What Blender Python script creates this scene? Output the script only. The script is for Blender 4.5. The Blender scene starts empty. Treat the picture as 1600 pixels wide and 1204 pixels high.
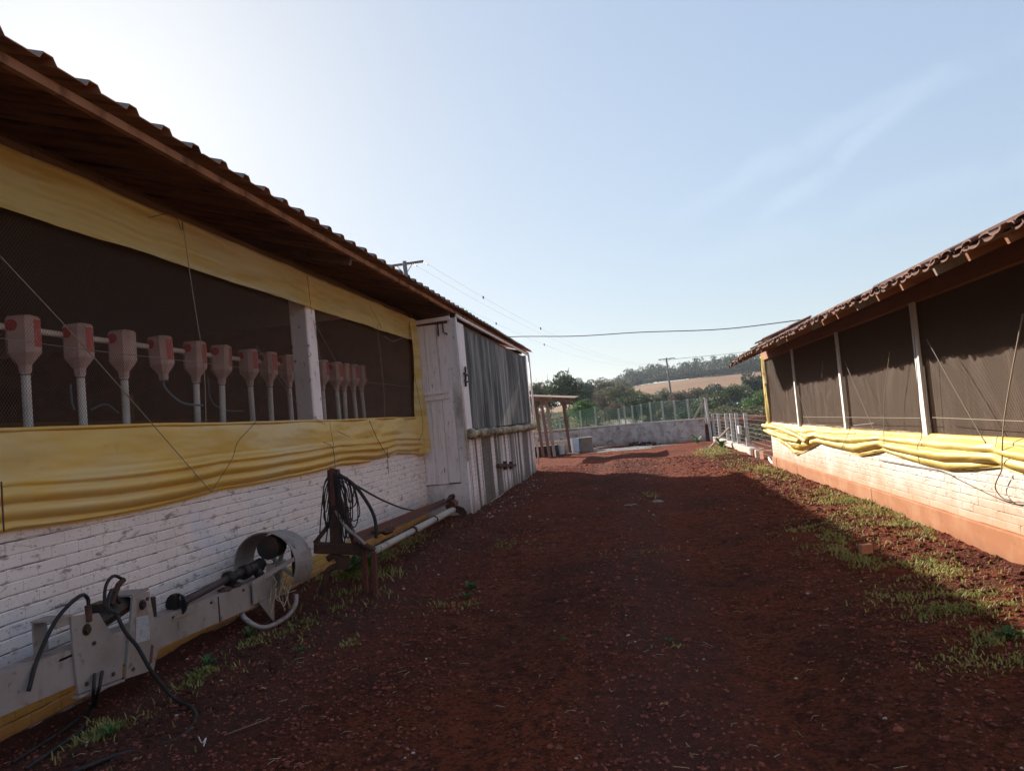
import bpy, math, random
import numpy as np
from mathutils import Vector, Matrix, noise as mnoise
random.seed(7); np.random.seed(7)
SC = bpy.context.scene; COL = SC.collection
R = math.radians
# ------------------------------------------------------------------ camera
F = 1200.0; CH = 1.5
_r = R(5.7)
_Y = np.array([985-800, -(642-602), F]); _Y /= np.linalg.norm(_Y)
_U = np.array([-math.sin(_r), math.cos(_r), 0.]); _U -= _U.dot(_Y)*_Y; _U /= np.linalg.norm(_U)
_X = np.cross(_U, _Y)
if _X[0] < 0: _X = -_X
M = np.array([_X, _Y, _U])
cam = bpy.data.cameras.new('camera'); cam.sensor_width = 36; cam.lens = 27.0
cam.clip_start = 0.05; cam.clip_end = 3000
camo = bpy.data.objects.new('camera', cam); COL.objects.link(camo)
camo.matrix_world = Matrix(((M[0,0],M[0,1],-M[0,2],0),(M[1,0],M[1,1],-M[1,2],0),(M[2,0],M[2,1],-M[2,2],CH),(0,0,0,1)))
SC.camera = camo
def _ray(u, v): return M @ np.array([u-800, -(v-602), F])
def onx(u, v, x): d = _ray(u, v); t = x/d[0]; return Vector((x, d[1]*t, d[2]*t+CH))
def ony(u, v, y): d = _ray(u, v); t = y/d[1]; return Vector((d[0]*t, y, d[2]*t+CH))
def onz(u, v, z=0.): d = _ray(u, v); t = (z-CH)/d[2]; return Vector((d[0]*t, d[1]*t, z))
# ------------------------------------------------------------------ world + sun
SUNV = Vector((-4.95, 6.45, 3.58)).normalized()          # towards the sun
EL = math.asin(SUNV.z); AZ = math.atan2(SUNV.x, SUNV.y)
w = bpy.data.worlds.new("World"); SC.world = w; w.use_nodes = True
nt = w.node_tree; nt.nodes.clear()
out = nt.nodes.new('ShaderNodeOutputWorld'); bg = nt.nodes.new('ShaderNodeBackground')
sky = nt.nodes.new('ShaderNodeTexSky'); sky.sky_type = 'NISHITA'; sky.sun_disc = False
sky.sun_elevation = EL; sky.sun_rotation = AZ; sky.air_density = 1.0; sky.dust_density = 1.0; sky.ozone_density = 1.3
sky.altitude = 400
bg.inputs[1].default_value = 0.150
# thin cirrus streaks: soft bands along great circles of the sky, broken up by noise
tc = nt.nodes.new('ShaderNodeTexCoord')
def mth(op, a, b=None, c=None):
    n = nt.nodes.new('ShaderNodeMath'); n.operation = op
    for k, v in enumerate((a, b, c)):
        if v is None: continue
        if isinstance(v, (int, float)): n.inputs[k].default_value = v
        else: nt.links.new(v, n.inputs[k])
    return n.outputs[0]
def dotn(v):
    n = nt.nodes.new('ShaderNodeVectorMath'); n.operation = 'DOT_PRODUCT'; n.inputs[1].default_value = tuple(v); nt.links.new(tc.outputs['Generated'], n.inputs[0]); return n.outputs['Value']
def rng(v, lo, hi, o0=0., o1=1.):
    n = nt.nodes.new('ShaderNodeMapRange'); n.interpolation_type = 'SMOOTHERSTEP'; nt.links.new(v, n.inputs[0]); n.inputs[1].default_value = lo; n.inputs[2].default_value = hi; n.inputs[3].default_value = o0; n.inputs[4].default_value = o1; return n.outputs[0]
nz = nt.nodes.new('ShaderNodeTexNoise'); nz.inputs['Scale'].default_value = 7; nz.inputs['Detail'].default_value = 6; nz.inputs['Distortion'].default_value = .6
nt.links.new(tc.outputs['Generated'], nz.inputs[0])
wob = mth('MULTIPLY_ADD', nz.outputs[0], .07, -.035); tot = None
def ud(u, v): d = _ray(u, v); return Vector(d/np.linalg.norm(d))
for (p_, q_, wd_, st_, ext) in ((ud(1160,285), ud(1600,55), .026, .55, .5), (ud(1320,245), ud(1385,190), .018, .75, .05), (ud(1200,385), ud(1620,250), .030, .35, .4)):
    nn = p_.cross(q_).normalized(); md = (p_+q_).normalized()
    band = rng(mth('ABSOLUTE', mth('ADD', dotn(nn), wob)), wd_, 0.)
    along = rng(dotn(md), math.cos(math.acos(p_.dot(q_))*.5+.16), math.cos(math.acos(p_.dot(q_))*.25))
    m_ = mth('MULTIPLY', mth('MULTIPLY', band, along), mth('MULTIPLY', rng(nz.outputs[0], .30, .62), st_))
    tot = m_ if tot is None else mth('MAXIMUM', tot, m_)
class _O: outputs = [mth('MULTIPLY', tot, .16)]
cr = _O
mx = nt.nodes.new('ShaderNodeMixRGB'); mx.inputs[2].default_value = (3.0, 3.3, 3.8, 1)
L = nt.links.new
# soft shoulder on the brightness of the whole dome (keeps its hue)
bwn = nt.nodes.new('ShaderNodeRGBToBW'); pw = nt.nodes.new('ShaderNodeMath'); pw.operation = 'POWER'; pw.inputs[1].default_value = -.68
sm = nt.nodes.new('ShaderNodeMath'); sm.operation = 'MULTIPLY'; sm.inputs[1].default_value = 1.21
gm = nt.nodes.new('ShaderNodeVectorMath'); gm.operation = 'SCALE'
ti = nt.nodes.new('ShaderNodeMixRGB'); ti.blend_type = 'MULTIPLY'; ti.inputs[0].default_value = 1; ti.inputs[2].default_value = (.98, 1.0, 1.0, 1)
L(sky.outputs[0], bwn.inputs[0]); L(bwn.outputs[0], pw.inputs[0]); L(pw.outputs[0], sm.inputs[0]); dsm = nt.nodes.new('ShaderNodeMixRGB'); dsm.inputs[0].default_value = .5; lumc = nt.nodes.new('ShaderNodeVectorMath'); lumc.operation = 'SCALE'; lumc.inputs[0].default_value = (.91, 1.0, 1.14)
L(bwn.outputs[0], lumc.inputs['Scale']); L(sky.outputs[0], dsm.inputs[1]); L(lumc.outputs[0], dsm.inputs[2])      # hazier, paler air
L(dsm.outputs[0], gm.inputs[0]); L(sm.outputs[0], gm.inputs['Scale']); L(gm.outputs[0], ti.inputs[1])
L(cr.outputs[0], mx.inputs[0]); L(ti.outputs[0], mx.inputs[1]); L(mx.outputs[0], bg.inputs[0]); L(bg.outputs[0], out.inputs[0])
sl = bpy.data.lights.new('sun', 'SUN'); sl.energy = 5.0; sl.angle = R(.53); sl.color = (1., .93, .82)
so = bpy.data.objects.new('sun', sl); COL.objects.link(so); so.rotation_euler = SUNV.to_track_quat('Z', 'Y').to_euler()
SC.view_settings.view_transform = 'Standard'; SC.view_settings.look = 'None'
SC.view_settings.exposure = 1.2; SC.view_settings.gamma = 1.0
# ------------------------------------------------------------------ helpers
WL = {}
class MB:
    def __init__(s): s.v = []; s.f = []; s.m = []; s.mi = 0
    def add(s, vs, fs):
        b = len(s.v); s.v += [tuple(p) for p in vs]
        for f in fs: s.f.append(tuple(i+b for i in f)); s.m.append(s.mi)
        return s
    def box(s, x0, y0, z0, x1, y1, z1):
        return s.add([(x0,y0,z0),(x1,y0,z0),(x1,y1,z0),(x0,y1,z0),(x0,y0,z1),(x1,y0,z1),(x1,y1,z1),(x0,y1,z1)],
              [(0,3,2,1),(4,5,6,7),(0,1,5,4),(1,2,6,5),(2,3,7,6),(3,0,4,7)])
    def beam(s, p, q, wd, ht, up=(0,0,1), bev=0.):
        p = Vector(p); q = Vector(q); d = (q-p).normalized(); sd = d.cross(Vector(up)).normalized(); u = sd.cross(d)
        if bev <= 0:
            pr = [(-wd/2,-ht/2),(wd/2,-ht/2),(wd/2,ht/2),(-wd/2,ht/2)]
        else:
            a, b = wd/2, ht/2
            pr = [(-a+bev,-b),(a-bev,-b),(a,-b+bev),(a,b-bev),(a-bev,b),(-a+bev,b),(-a,b-bev),(-a,-b+bev)]
        n = len(pr)
        vs = [c + sd*x + u*y for c in (p, q) for x, y in pr]
        fs = [(i, (i+1) % n, n+(i+1) % n, n+i) for i in range(n)] + [tuple(range(n))[::-1], tuple(range(n, 2*n))]
        return s.add(vs, fs)
    def tube(s, pts, r, n=6, cap=True):
        pts = [Vector(p) for p in pts]; rs = r if isinstance(r, (list, tuple)) else [r]*len(pts)
        N = len(pts); b = len(s.v); ref = None; vs = []
        for i in range(N):
            d = (pts[min(i+1, N-1)]-pts[max(i-1, 0)])
            d = d.normalized() if d.length > 1e-9 else Vector((0,0,1))
            if ref is None: ref = Vector((0,0,1)) if abs(d.z) < .9 else Vector((1,0,0))
            a = d.cross(ref).normalized(); c = a.cross(d).normalized(); ref = c
            for k in range(n):
                t = 2*math.pi*k/n; vs.append(pts[i]+(a*math.cos(t)+c*math.sin(t))*rs[i])
        fs = [(i*n+k, i*n+(k+1) % n, (i+1)*n+(k+1) % n, (i+1)*n+k) for i in range(N-1) for k in range(n)]
        if cap: fs += [tuple(range(n))[::-1], tuple((N-1)*n+k for k in range(n))]
        return s.add(vs, fs)
    def poly(s, pts, off):                       # flat polygon given a thickness
        off = Vector(off); n = len(pts); pts = [Vector(p) for p in pts]
        return s.add(pts+[p+off for p in pts], [tuple(range(n)), tuple(range(n, 2*n))[::-1]]+[(i, n+i, n+(i+1) % n, (i+1) % n) for i in range(n)])
    def grid(s, fn, nu, nv):
        vs = [fn(i/nu, j/nv) for i in range(nu+1) for j in range(nv+1)]
        return s.add(vs, [(i*(nv+1)+j, (i+1)*(nv+1)+j, (i+1)*(nv+1)+j+1, i*(nv+1)+j+1) for i in range(nu) for j in range(nv)])
    def lump(s, c, r, rnd, sq=.6):
        t = (1+5**.5)/2
        vs = [(-1,t,0),(1,t,0),(-1,-t,0),(1,-t,0),(0,-1,t),(0,1,t),(0,-1,-t),(0,1,-t),(t,0,-1),(t,0,1),(-t,0,-1),(-t,0,1)]
        fs = [(0,11,5),(0,5,1),(0,1,7),(0,7,10),(0,10,11),(1,5,9),(5,11,4),(11,10,2),(10,7,6),(7,1,8),(3,9,4),(3,4,2),(3,2,6),(3,6,8),(3,8,9),(4,9,5),(2,4,11),(6,2,10),(8,6,7),(9,8,1)]
        a = rnd.uniform(0, 6.3); ca, sa = math.cos(a), math.sin(a); sx, sy = rnd.uniform(.7,1.3), rnd.uniform(.6,1.1)
        o = []
        for x, y, z in vs:
            k = r/1.9*rnd.uniform(.75, 1.15); x *= k*sx; y *= k*sy; z *= k*sq
            o.append((c[0]+x*ca-y*sa, c[1]+x*sa+y*ca, c[2]+z))
        return s.add(o, fs)
    def mesh(s, name, mats, org=(0,0,0), smooth=False):
        me = bpy.data.meshes.new(name); o = Vector(org)
        me.from_pydata([(a-o.x, b-o.y, c-o.z) for a, b, c in s.v], [], s.f)
        mats = mats if isinstance(mats, (list, tuple)) else [mats]
        for m in mats: me.materials.append(m)
        if len(mats) > 1: me.polygons.foreach_set('material_index', s.m)
        if smooth: me.polygons.foreach_set('use_smooth', [True]*len(s.f))
        me.update(); return me
    def build(s, name, mats, parent=None, org=None, smooth=False, **kw):
        if org is None: org = WL[parent] if parent is not None else Vector((0,0,0))
        return link(name, s.mesh(name, mats, org, smooth), parent, org, **kw)
def link(name, me, parent=None, org=(0,0,0), **kw):
    o = bpy.data.objects.new(name, me); COL.objects.link(o); org = Vector(org); WL[o] = org
    if parent is not None: o.parent = parent; o.location = org-WL[parent]
    else: o.location = org
    for k, v in kw.items(): o[{'cat': 'category'}.get(k, k)] = v
    return o
def thing(name, loc, label, cat, group=None):
    o = link(name, None, None, loc, label=label, cat=cat)
    if group: o['group'] = group
    return o
def spline(pts, n=8):
    P = [Vector(p) for p in pts]; P = [P[0]*2-P[1]]+P+[P[-1]*2-P[-2]]; o = []
    for i in range(1, len(P)-2):
        for k in range(n):
            t = k/n; a, b, c, d = P[i-1:i+3]
            o.append(.5*((2*b)+(c-a)*t+(2*a-5*b+4*c-d)*t*t+(3*b-a-3*c+d)*t**3))
    return o+[P[-2]]
def sagline(p, q, sag, n=16):
    p = Vector(p); q = Vector(q)
    return [p.lerp(q, i/n)-Vector((0,0,4*sag*(i/n)*(1-i/n))) for i in range(n+1)]
def interp(x, xs, ys): return float(np.interp(x, xs, ys))
def fb(x, y, z=0., o=4): return mnoise.fractal((x, y, z), 1.0, 2.0, o)
# ------------------------------------------------------------------ materials
def mat(name, col, rough=.85, layers=(), bump=None, metal=0., transl=0., alpha=None, zdirt=None, spec=.3, coat=0., crease=False, track=False):
    """layers: (colour, scale, lo, hi, stretch xyz, amount); zdirt: (colour, z0, z1, amount)"""
    m = bpy.data.materials.new(name); m.use_nodes = True; t = m.node_tree; N = t.nodes; K = t.links.new
    b = N['Principled BSDF']; b.inputs['Roughness'].default_value = rough; b.inputs['Metallic'].default_value = metal
    b.inputs['Specular IOR Level'].default_value = spec
    b.inputs['Coat Weight'].default_value = coat
    g = N.new('ShaderNodeNewGeometry'); cur = None
    rgb = N.new('ShaderNodeRGB'); rgb.outputs[0].default_value = (*col, 1); cur = rgb.outputs[0]
    for i, ly in enumerate(layers):
        c, sc, lo, hi, st, am = ly
        mp = N.new('ShaderNodeMapping'); mp.inputs['Scale'].default_value = st; mp.inputs['Location'].default_value = (i*3.7, i*1.3, i*2.1)
        K(g.outputs['Position'], mp.inputs[0])
        n = N.new('ShaderNodeTexNoise'); n.inputs['Scale'].default_value = sc; n.inputs['Detail'].default_value = 6; n.inputs['Roughness'].default_value = .62
        K(mp.outputs[0], n.inputs[0])
        r = N.new('ShaderNodeMapRange'); r.inputs[1].default_value = lo; r.inputs[2].default_value = hi; r.inputs[4].default_value = am
        K(n.outputs[0], r.inputs[0]); x = N.new('ShaderNodeMixRGB'); x.inputs[2].default_value = (*c, 1)
        K(r.outputs[0], x.inputs[0]); K(cur, x.inputs[1]); cur = x.outputs[0]
    if zdirt:
        c, z0, z1, am = zdirt
        sp = N.new('ShaderNodeSeparateXYZ'); K(g.outputs['Position'], sp.inputs[0])
        n = N.new('ShaderNodeTexNoise'); n.inputs['Scale'].default_value = 2.5; n.inputs['Detail'].default_value = 7; K(g.outputs['Position'], n.inputs[0])
        mm = N.new('ShaderNodeMath'); mm.operation = 'MULTIPLY_ADD'; mm.inputs[1].default_value = (z1-z0)*1.4; K(n.outputs[0], mm.inputs[0]); K(sp.outputs[2], mm.inputs[2])
        r = N.new('ShaderNodeMapRange'); r.inputs[1].default_value = z1+(z1-z0)*.7; r.inputs[2].default_value = z0+(z1-z0)*.7; r.inputs[3].default_value = 0; r.inputs[4].default_value = am
        K(mm.outputs[0], r.inputs[0]); x = N.new('ShaderNodeMixRGB'); x.inputs[2].default_value = (*c, 1)
        K(r.outputs[0], x.inputs[0]); K(cur, x.inputs[1]); cur = x.outputs[0]
    if track:                                   # packed wheel tracks with a strip of greyer loose gravel between and beside them
        sp = N.new('ShaderNodeSeparateXYZ'); K(g.outputs['Position'], sp.inputs[0])
        n = N.new('ShaderNodeTexNoise'); n.inputs['Scale'].default_value = .9; n.inputs['Detail'].default_value = 5; K(g.outputs['Position'], n.inputs[0])
        def m2(op, a, bb, cc=None):
            q = N.new('ShaderNodeMath'); q.operation = op
            for k_, v_ in enumerate((a, bb, cc)):
                if v_ is None: continue
                if isinstance(v_, (int, float)): q.inputs[k_].default_value = v_
                else: K(v_, q.inputs[k_])
            return q.outputs[0]
        xw = m2('MULTIPLY_ADD', n.outputs[0], 1.2, m2('ADD', sp.outputs[0], -.60))
        mid = N.new('ShaderNodeMapRange'); K(m2('ABSOLUTE', m2('ADD', xw, -.05), None), mid.inputs[0]); mid.inputs[1].default_value = .55; mid.inputs[2].default_value = .15; mid.inputs[4].default_value = .65
        lef = N.new('ShaderNodeMapRange'); K(xw, lef.inputs[0]); lef.inputs[1].default_value = -1.6; lef.inputs[2].default_value = -2.4; lef.inputs[4].default_value = .75
        x = N.new('ShaderNodeMixRGB'); x.inputs[2].default_value = (.19,.085,.068,1); yl = N.new('ShaderNodeMapRange'); K(sp.outputs[1], yl.inputs[0]); yl.inputs[1].default_value = 27; yl.inputs[2].default_value = 12
        K(m2('MULTIPLY', m2('MAXIMUM', mid.outputs[0], lef.outputs[0]), yl.outputs[0]), x.inputs[0]); K(cur, x.inputs[1]); cur = x.outputs[0]
    K(cur, b.inputs['Base Color'])
    if bump:
        sc, stg, dist = bump[:3]
        n = N.new('ShaderNodeTexNoise'); n.noise_type = 'RIDGED_MULTIFRACTAL' if crease else 'FBM'; n.inputs['Scale'].default_value = sc; n.inputs['Detail'].default_value = 8; n.inputs['Roughness'].default_value = .65
        mp = N.new('ShaderNodeMapping'); mp.inputs['Scale'].default_value = bump[3] if len(bump) > 3 else (1,1,1); K(g.outputs['Position'], mp.inputs[0]); K(mp.outputs[0], n.inputs[0])
        bp = N.new('ShaderNodeBump'); bp.inputs['Strength'].default_value = stg; bp.inputs['Distance'].default_value = dist
        K(n.outputs[0], bp.inputs['Height']); K(bp.outputs[0], b.inputs['Normal'])
    o = N['Material Output']; sh = b.outputs[0]
    if transl:
        tr = N.new('ShaderNodeBsdfTranslucent'); K(cur, tr.inputs[0]); ms = N.new('ShaderNodeMixShader'); ms.inputs[0].default_value = transl
        K(sh, ms.inputs[1]); K(tr.outputs[0], ms.inputs[2]); sh = ms.outputs[0]
    if alpha is not None:
        tp = N.new('ShaderNodeBsdfTransparent'); ms = N.new('ShaderNodeMixShader'); ms.inputs[0].default_value = alpha
        K(tp.outputs[0], ms.inputs[1]); K(sh, ms.inputs[2]); sh = ms.outputs[0]
    K(sh, o.inputs[0]); return m
I1 = (1,1,1)
M_ = dict(
 wash=mat('whitewash', (.90,.75,.67), .92, [((.80,.62,.56), 1.3, .42, .68, I1, .6), ((.20,.13,.11), 7, .57, .68, (1,1,2.6), .75), ((.10,.06,.05), 30, .60, .68, (1,1,1.6), .7), ((.60,.62,.74), .8, .54, .72, I1, .7)], (45, .35, .01), zdirt=((.42,.25,.18), .12, .5, .55)),
 washgap=mat('whitewash_joint', (.15,.10,.085), .95, [((.66,.54,.50), 4.2, .46, .56, (1,1,8), .9)]),
 yband=mat('yellow_painted_brick', (0.598,0.338,0.084), .85, [((0.390,0.195,0.036), 4, .45, .65, I1, .6), ((0.104,0.052,0.024), 18, .60, .72, (1,1,2), .8)], (45, .4, .01), zdirt=((0.312,0.117,0.054), .0, .14, .7)),
 washR=mat('sunny_whitewash', (0.66,0.62,0.56), .92, [((0.630,0.504,0.405), 2.2, .45, .7, I1, .4), ((.25,.14,.09), 10, .56, .66, (1,1,3), .8), ((.12,.07,.05), 34, .60, .68, (1,1,1.5), .8)], (45, .35, .01), zdirt=((.50,.29,.18), .26, .66, .95)),
 washRgap=mat('sunny_joint', (.30,.18,.12), .95, [((.64,.56,.47), 3.2, .42, .56, (1,1,6), .95)]),
 plinth=mat('red_plinth', (0.357,0.145,0.064), .95, [((0.442,0.230,0.119), 3, .45, .68, I1, .7), ((0.170,0.068,0.034), 12, .60, .75, (1,1,1), .6)], (60, .5, .01, (1,1,3)), zdirt=((0.212,0.076,0.043), -.05, .12, .6)),
 mould=mat('mouldy_whitewash', (.84,.68,.63), .93, [((.12,.09,.065), .75, .465, .50, (1,1,.04), .92), ((.045,.04,.03), 5, .55, .66, (1,1.3,.05), .75), ((.16,.12,.09), 12, .6, .72, I1, .6)], (40, .4, .01), zdirt=((.12,.09,.05), .0, .35, .7)),
 cornerw=mat('stained_plaster', (.80,.70,.67), .93, [((.22,.19,.15), 1.6, .5, .66, (1,1,.5), .75), ((.08,.07,.05), 22, .6, .72, I1, .6)], (30, .3, .01), zdirt=((.2,.13,.09), .0, .4, .6)),
 paintwood=mat('white_painted_wood', (.86,.74,.72), .75, [((.62,.52,.49), 4, .5, .68, (6,6,.5), .6), ((.10,.055,.045), 8, .62, .70, (5,5,.6), .85)], (60, .4, .005, (3,3,.3))),
 peel=mat('peeling_white_paint', (.86,.73,.69), .8, [((.68,.56,.52), 3, .45, .7, I1, .6), ((.08,.045,.035), 11, .62, .66, (1,1,.7), .9)], (40, .4, .008)),
 postw=mat('white_post_paint', (.80,.76,.70), .8, [((.55,.45,.36), 4, .5, .7, (1,1,.6), .6), ((.14,.08,.05), 14, .66, .72, I1, .8)], (40, .3, .005)),
 woodd=mat('dark_old_wood', (0.136,0.076,0.048), .85, [((0.208,0.120,0.080), 3, .45, .7, (1,.4,4), .7), ((0.032,0.016,0.012), 9, .58, .72, I1, .7)], (30, .4, .01, (1,.3,4))),
 woodr=mat('reddish_beam_wood', (.30,.11,.04), .8, [((.38,.16,.06), 2.5, .45, .7, (1,.3,5), .7), ((.12,.045,.02), 6, .56, .74, (1,.3,4), .8)], (30, .4, .01, (1,.3,5))),
 woodgrey=mat('weathered_wood', (.30,.24,.20), .9, [((.16,.12,.10), 6, .5, .7, (3,3,.5), .7)], (50, .4, .006, (3,3,.4))),
 sheetd=mat('rusty_roof_sheet', (.36,.175,.10), .85, [((.50,.26,.15), 1.1, .45, .68, (.5,2.5,1), .7), ((.10,.05,.035), 2.0, .48, .64, (.4,3,1), .8)], (30, .3, .006), spec=.08),
 sheettop=mat('grey_roof_top', (.20,.18,.17), .8, [((.22,.16,.12), 2, .5, .7, I1, .7)], (30, .2, .004), metal=.3),
 tile=mat('clay_roof_tile', (.17,.075,.05), .9, [((.12,.06,.045), 3.5, .45, .62, I1, .8), ((.36,.27,.20), 14, .58, .70, I1, .7), ((.05,.035,.03), 9, .60, .72, I1, .8)], (50, .5, .01)),
 tarp=mat('yellow_tarpaulin', (.88,.54,.11), .42, [((.70,.40,.07), 1.3, .45, .66, (1,.5,1.6), .6), ((.80,.64,.38), .9, .50, .66, (1,.5,1.6), .6), ((.34,.18,.08), 6, .62, .74, (1,.6,1.5), .45), ((.20,.10,.05), 28, .66, .74, I1, .5)], (1.6, .22, .05, (1,.8,1.7)), transl=.22, spec=.5, crease=True),
 tarpband=mat('faded_yellow_tarpaulin', (.86,.62,.22), .55, [((.66,.36,.05), 2.0, .45, .66, (1,.3,3), .8), ((.80,.70,.50), 1.4, .50, .70, (1,.25,3), .6)], (14, .3, .015, (1,.25,3)), transl=.4, spec=.4),
 tarpR=mat('sunlit_yellow_tarpaulin', (0.704,0.510,0.123), .5, [((0.616,0.387,0.062), 2, .45, .66, (1,.5,2), .6), ((0.352,0.176,0.070), 6, .64, .74, (1,.6,1.5), .4)], (1.8, .25, .05, (1,.8,1.7)), transl=.2, spec=.4, crease=True),
 greytarp=mat('grey_streaked_tarpaulin', (.24,.22,.20), .7, [((.04,.037,.035), .9, .40, .56, (1,1.8,.4), .92), ((.50,.46,.43), 2.4, .56, .62, (1,2.2,.05), .7), ((.06,.055,.05), 6, .58, .66, (1,3,.08), .8)], (10, .3, .02, (1,3,.2)), transl=.1),
 roll=mat('dirty_rolled_tarpaulin', (.48,.38,.25), .8, [((.12,.085,.045), 5, .42, .56, I1, .85), ((.07,.045,.03), 7, .55, .68, (1,2,1), .8)], (25, .5, .01)),
 pvc=mat('white_pvc', (.82,.74,.68), .5, [((.40,.33,.28), 3, .5, .7, I1, .6)]),
 jug=mat('cloudy_plastic', (.88,.60,.54), .45, [((.50,.34,.29), 4, .45, .7, I1, .6)], transl=.3),
 redp=mat('red_plastic', (.50,.035,.03), .45, [((.35,.03,.03), 8, .5, .7, I1, .6)]),
 redlab=mat('faded_red_label', (.58,.10,.085), .6, [((.55,.25,.22), 14, .52, .6, (1,2,1), .7)]),
 hose=mat('blue_grey_hose', (.12,.20,.25), .5),
 wire=mat('netting_wire', (.24,.15,.105), .8, spec=.1),
 rope=mat('thin_rope', (.30,.24,.18), .9),
 roped=mat('dark_rope', (.10,.07,.05), .9),
 galv=mat('galvanised_steel', (0.374,0.319,0.295), .58, [((0.252,0.200,0.178), 2.4, .42, .66, I1, .8), ((0.187,0.072,0.041), 4, .58, .68, (1,1,.6), .85), ((0.093,0.060,0.048), 13, .60, .70, I1, .7), ((0.374,0.332,0.307), 9, .55, .7, I1, .4)], (20, .12, .004), metal=.35),
 rust=mat('rusty_steel', (.085,.045,.034), .85, [((.15,.07,.045), 5, .45, .65, I1, .8), ((.05,.025,.02), 8, .52, .7, I1, .8)], (60, .5, .006), metal=.2),
 rustred=mat('rusty_red_steel', (.15,.052,.038), .8, [((.12,.045,.035), 5, .45, .65, I1, .8), ((.35,.30,.26), 7, .66, .72, I1, .7)], (50, .4, .006), metal=.15),
 cream=mat('cream_painted_steel', (.44,.38,.32), .7, [((.17,.07,.045), 5, .56, .68, I1, .85)], (30, .2, .004)),
 grease=mat('greasy_black_steel', (.035,.03,.028), .45, [((.09,.045,.03), 6, .5, .65, I1, .8)], (50, .4, .004), metal=.4),
 shaftm=mat('dull_brown_shaft', (.10,.065,.06), .6, [((.05,.04,.04), 5, .45, .65, I1, .8)], metal=.3),
 rubber=mat('black_rubber', (.025,.022,.022), .65, [((.07,.045,.035), 8, .5, .7, I1, .6)]),
 paper=mat('worn_sticker', (.40,.38,.38), .6, [((.12,.11,.11), 30, .55, .62, (1,1,5), .6)]),
 shade=mat('brown_shade_cloth', (0.089,0.054,0.032), .85, [((0.072,0.047,0.032), 1.2, .4, .7, (1,3,.5), .8), ((0.111,0.076,0.052), 7, .55, .75, (1,2,.4), .5)], (300, .5, .003), ),
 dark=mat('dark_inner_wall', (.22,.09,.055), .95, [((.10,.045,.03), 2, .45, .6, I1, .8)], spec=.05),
 soil=mat('red_earth', (0.360,0.089,0.044), .96, [((0.464,0.114,0.052), 1.1, .48, .62, (1,.08,1), .6), ((0.175,0.065,0.044), .45, .42, .60, I1, .85), ((0.441,0.136,0.071), 1.7, .5, .7, I1, .6), ((0.104,0.037,0.025), 9, .50, .60, I1, .7), ((0.087,0.033,0.024), 34, .48, .58, I1, .75), ((0.523,0.272,0.190), 80, .60, .68, I1, .6)], (46, 1.0, .15), spec=.04, track=True),
 stone=mat('earthy_gravel', (0.260,0.079,0.052), .92, [((0.098,0.037,0.029), 14, .42, .6, I1, .85), ((0.442,0.187,0.130), 22, .60, .70, I1, .6)], spec=.08),
 stonew=mat('pale_pebble', (.42,.36,.32), .85, [((.25,.18,.15), 12, .5, .65, I1, .8)]),
 leafdry=mat('dry_leaf', (.36,.19,.09), .85),
 straw=mat('dry_straw', (.40,.32,.20), .9),
 grass=mat('grass', (0.213,0.228,0.060), .7, [((0.400,0.336,0.120), 1.6, .40, .58, I1, .8)], transl=.3),
 weed=mat('weed_leaf', (.06,.12,.035), .65, [((.10,.17,.05), 12, .45, .62, I1, .7)], transl=.25),
 block=mat('terracotta_block', (.50,.22,.12), .9, [((.35,.14,.08), 8, .5, .65, I1, .7)], (40, .4, .01)),
 stonewall=mat('limewashed_rubble_wall', (.42,.39,.38), .92, [((.25,.21,.20), 2.2, .44, .6, I1, .85), ((.07,.06,.06), 3, .56, .68, (1,1,1.5), .75), ((.55,.53,.52), 6, .6, .7, I1, .6)], (14, .7, .05), zdirt=((.20,.12,.09), .0, .25, .7)),
 coping=mat('pale_coping', (.50,.42,.36), .9, [((.32,.22,.16), 4, .5, .65, I1, .7)], (25, .4, .01)),
 conc=mat('grey_concrete_post', (.48,.45,.42), .9, [((.28,.25,.22), 5, .5, .68, I1, .7)], (40, .3, .006)),
 greenwire=mat('green_coated_wire', (.09,.24,.17), .6),
 wirepale=mat('pale_fence_wire', (.25,.26,.24), .5, metal=.5),
 polew=mat('grey_pole', (.16,.135,.125), .9, [((.09,.075,.07), 3, .5, .7, I1, .7)]),
 insul=mat('dark_insulator', (.05,.04,.045), .4),
 bark=mat('bark', (.12,.09,.07), .95, [((.06,.045,.035), 4, .45, .65, (3,3,.5), .8)]),
 field=mat('ripe_field', (0.225,0.135,0.081), .95, [((0.180,0.104,0.063), .02, .4, .7, (1,3,1), .8), ((0.270,0.162,0.099), .25, .5, .7, (1,3,1), .5)], (1.5, .4, .3), spec=.05),
 hill=mat('dry_scrub_ground', (0.117,0.095,0.045), .97, spec=.0, layers=[((0.063,0.072,0.027), .08, .42, .6, I1, .85), ((0.234,0.144,0.081), .3, .55, .7, I1, .7)], bump=(1, .6, .4)),
 ash=mat('ash', (.20,.18,.17), .98, [((.04,.035,.035), 5, .45, .6, I1, .9)], (40, .6, .02)),
 char=mat('charred_rubbish', (.03,.025,.025), .95, [((.12,.1,.1), 8, .6, .7, I1, .8)]),
 bucket=mat('white_bucket_plastic', (.62,.60,.58), .5, [((.40,.33,.30), 6, .5, .7, I1, .5)]),
 drum=mat('pale_blue_plastic', (.50,.58,.66), .5, [((.35,.36,.38), 5, .55, .7, I1, .5)]),
 crate=mat('grey_brown_box', (.24,.19,.16), .85, [((.16,.12,.10), 5, .5, .7, I1, .6)]),
 red=mat('reddish_wood', (.17,.09,.07), .85, [((.13,.055,.04), 5, .5, .68, (1,1,.5), .8)]),
)
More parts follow.
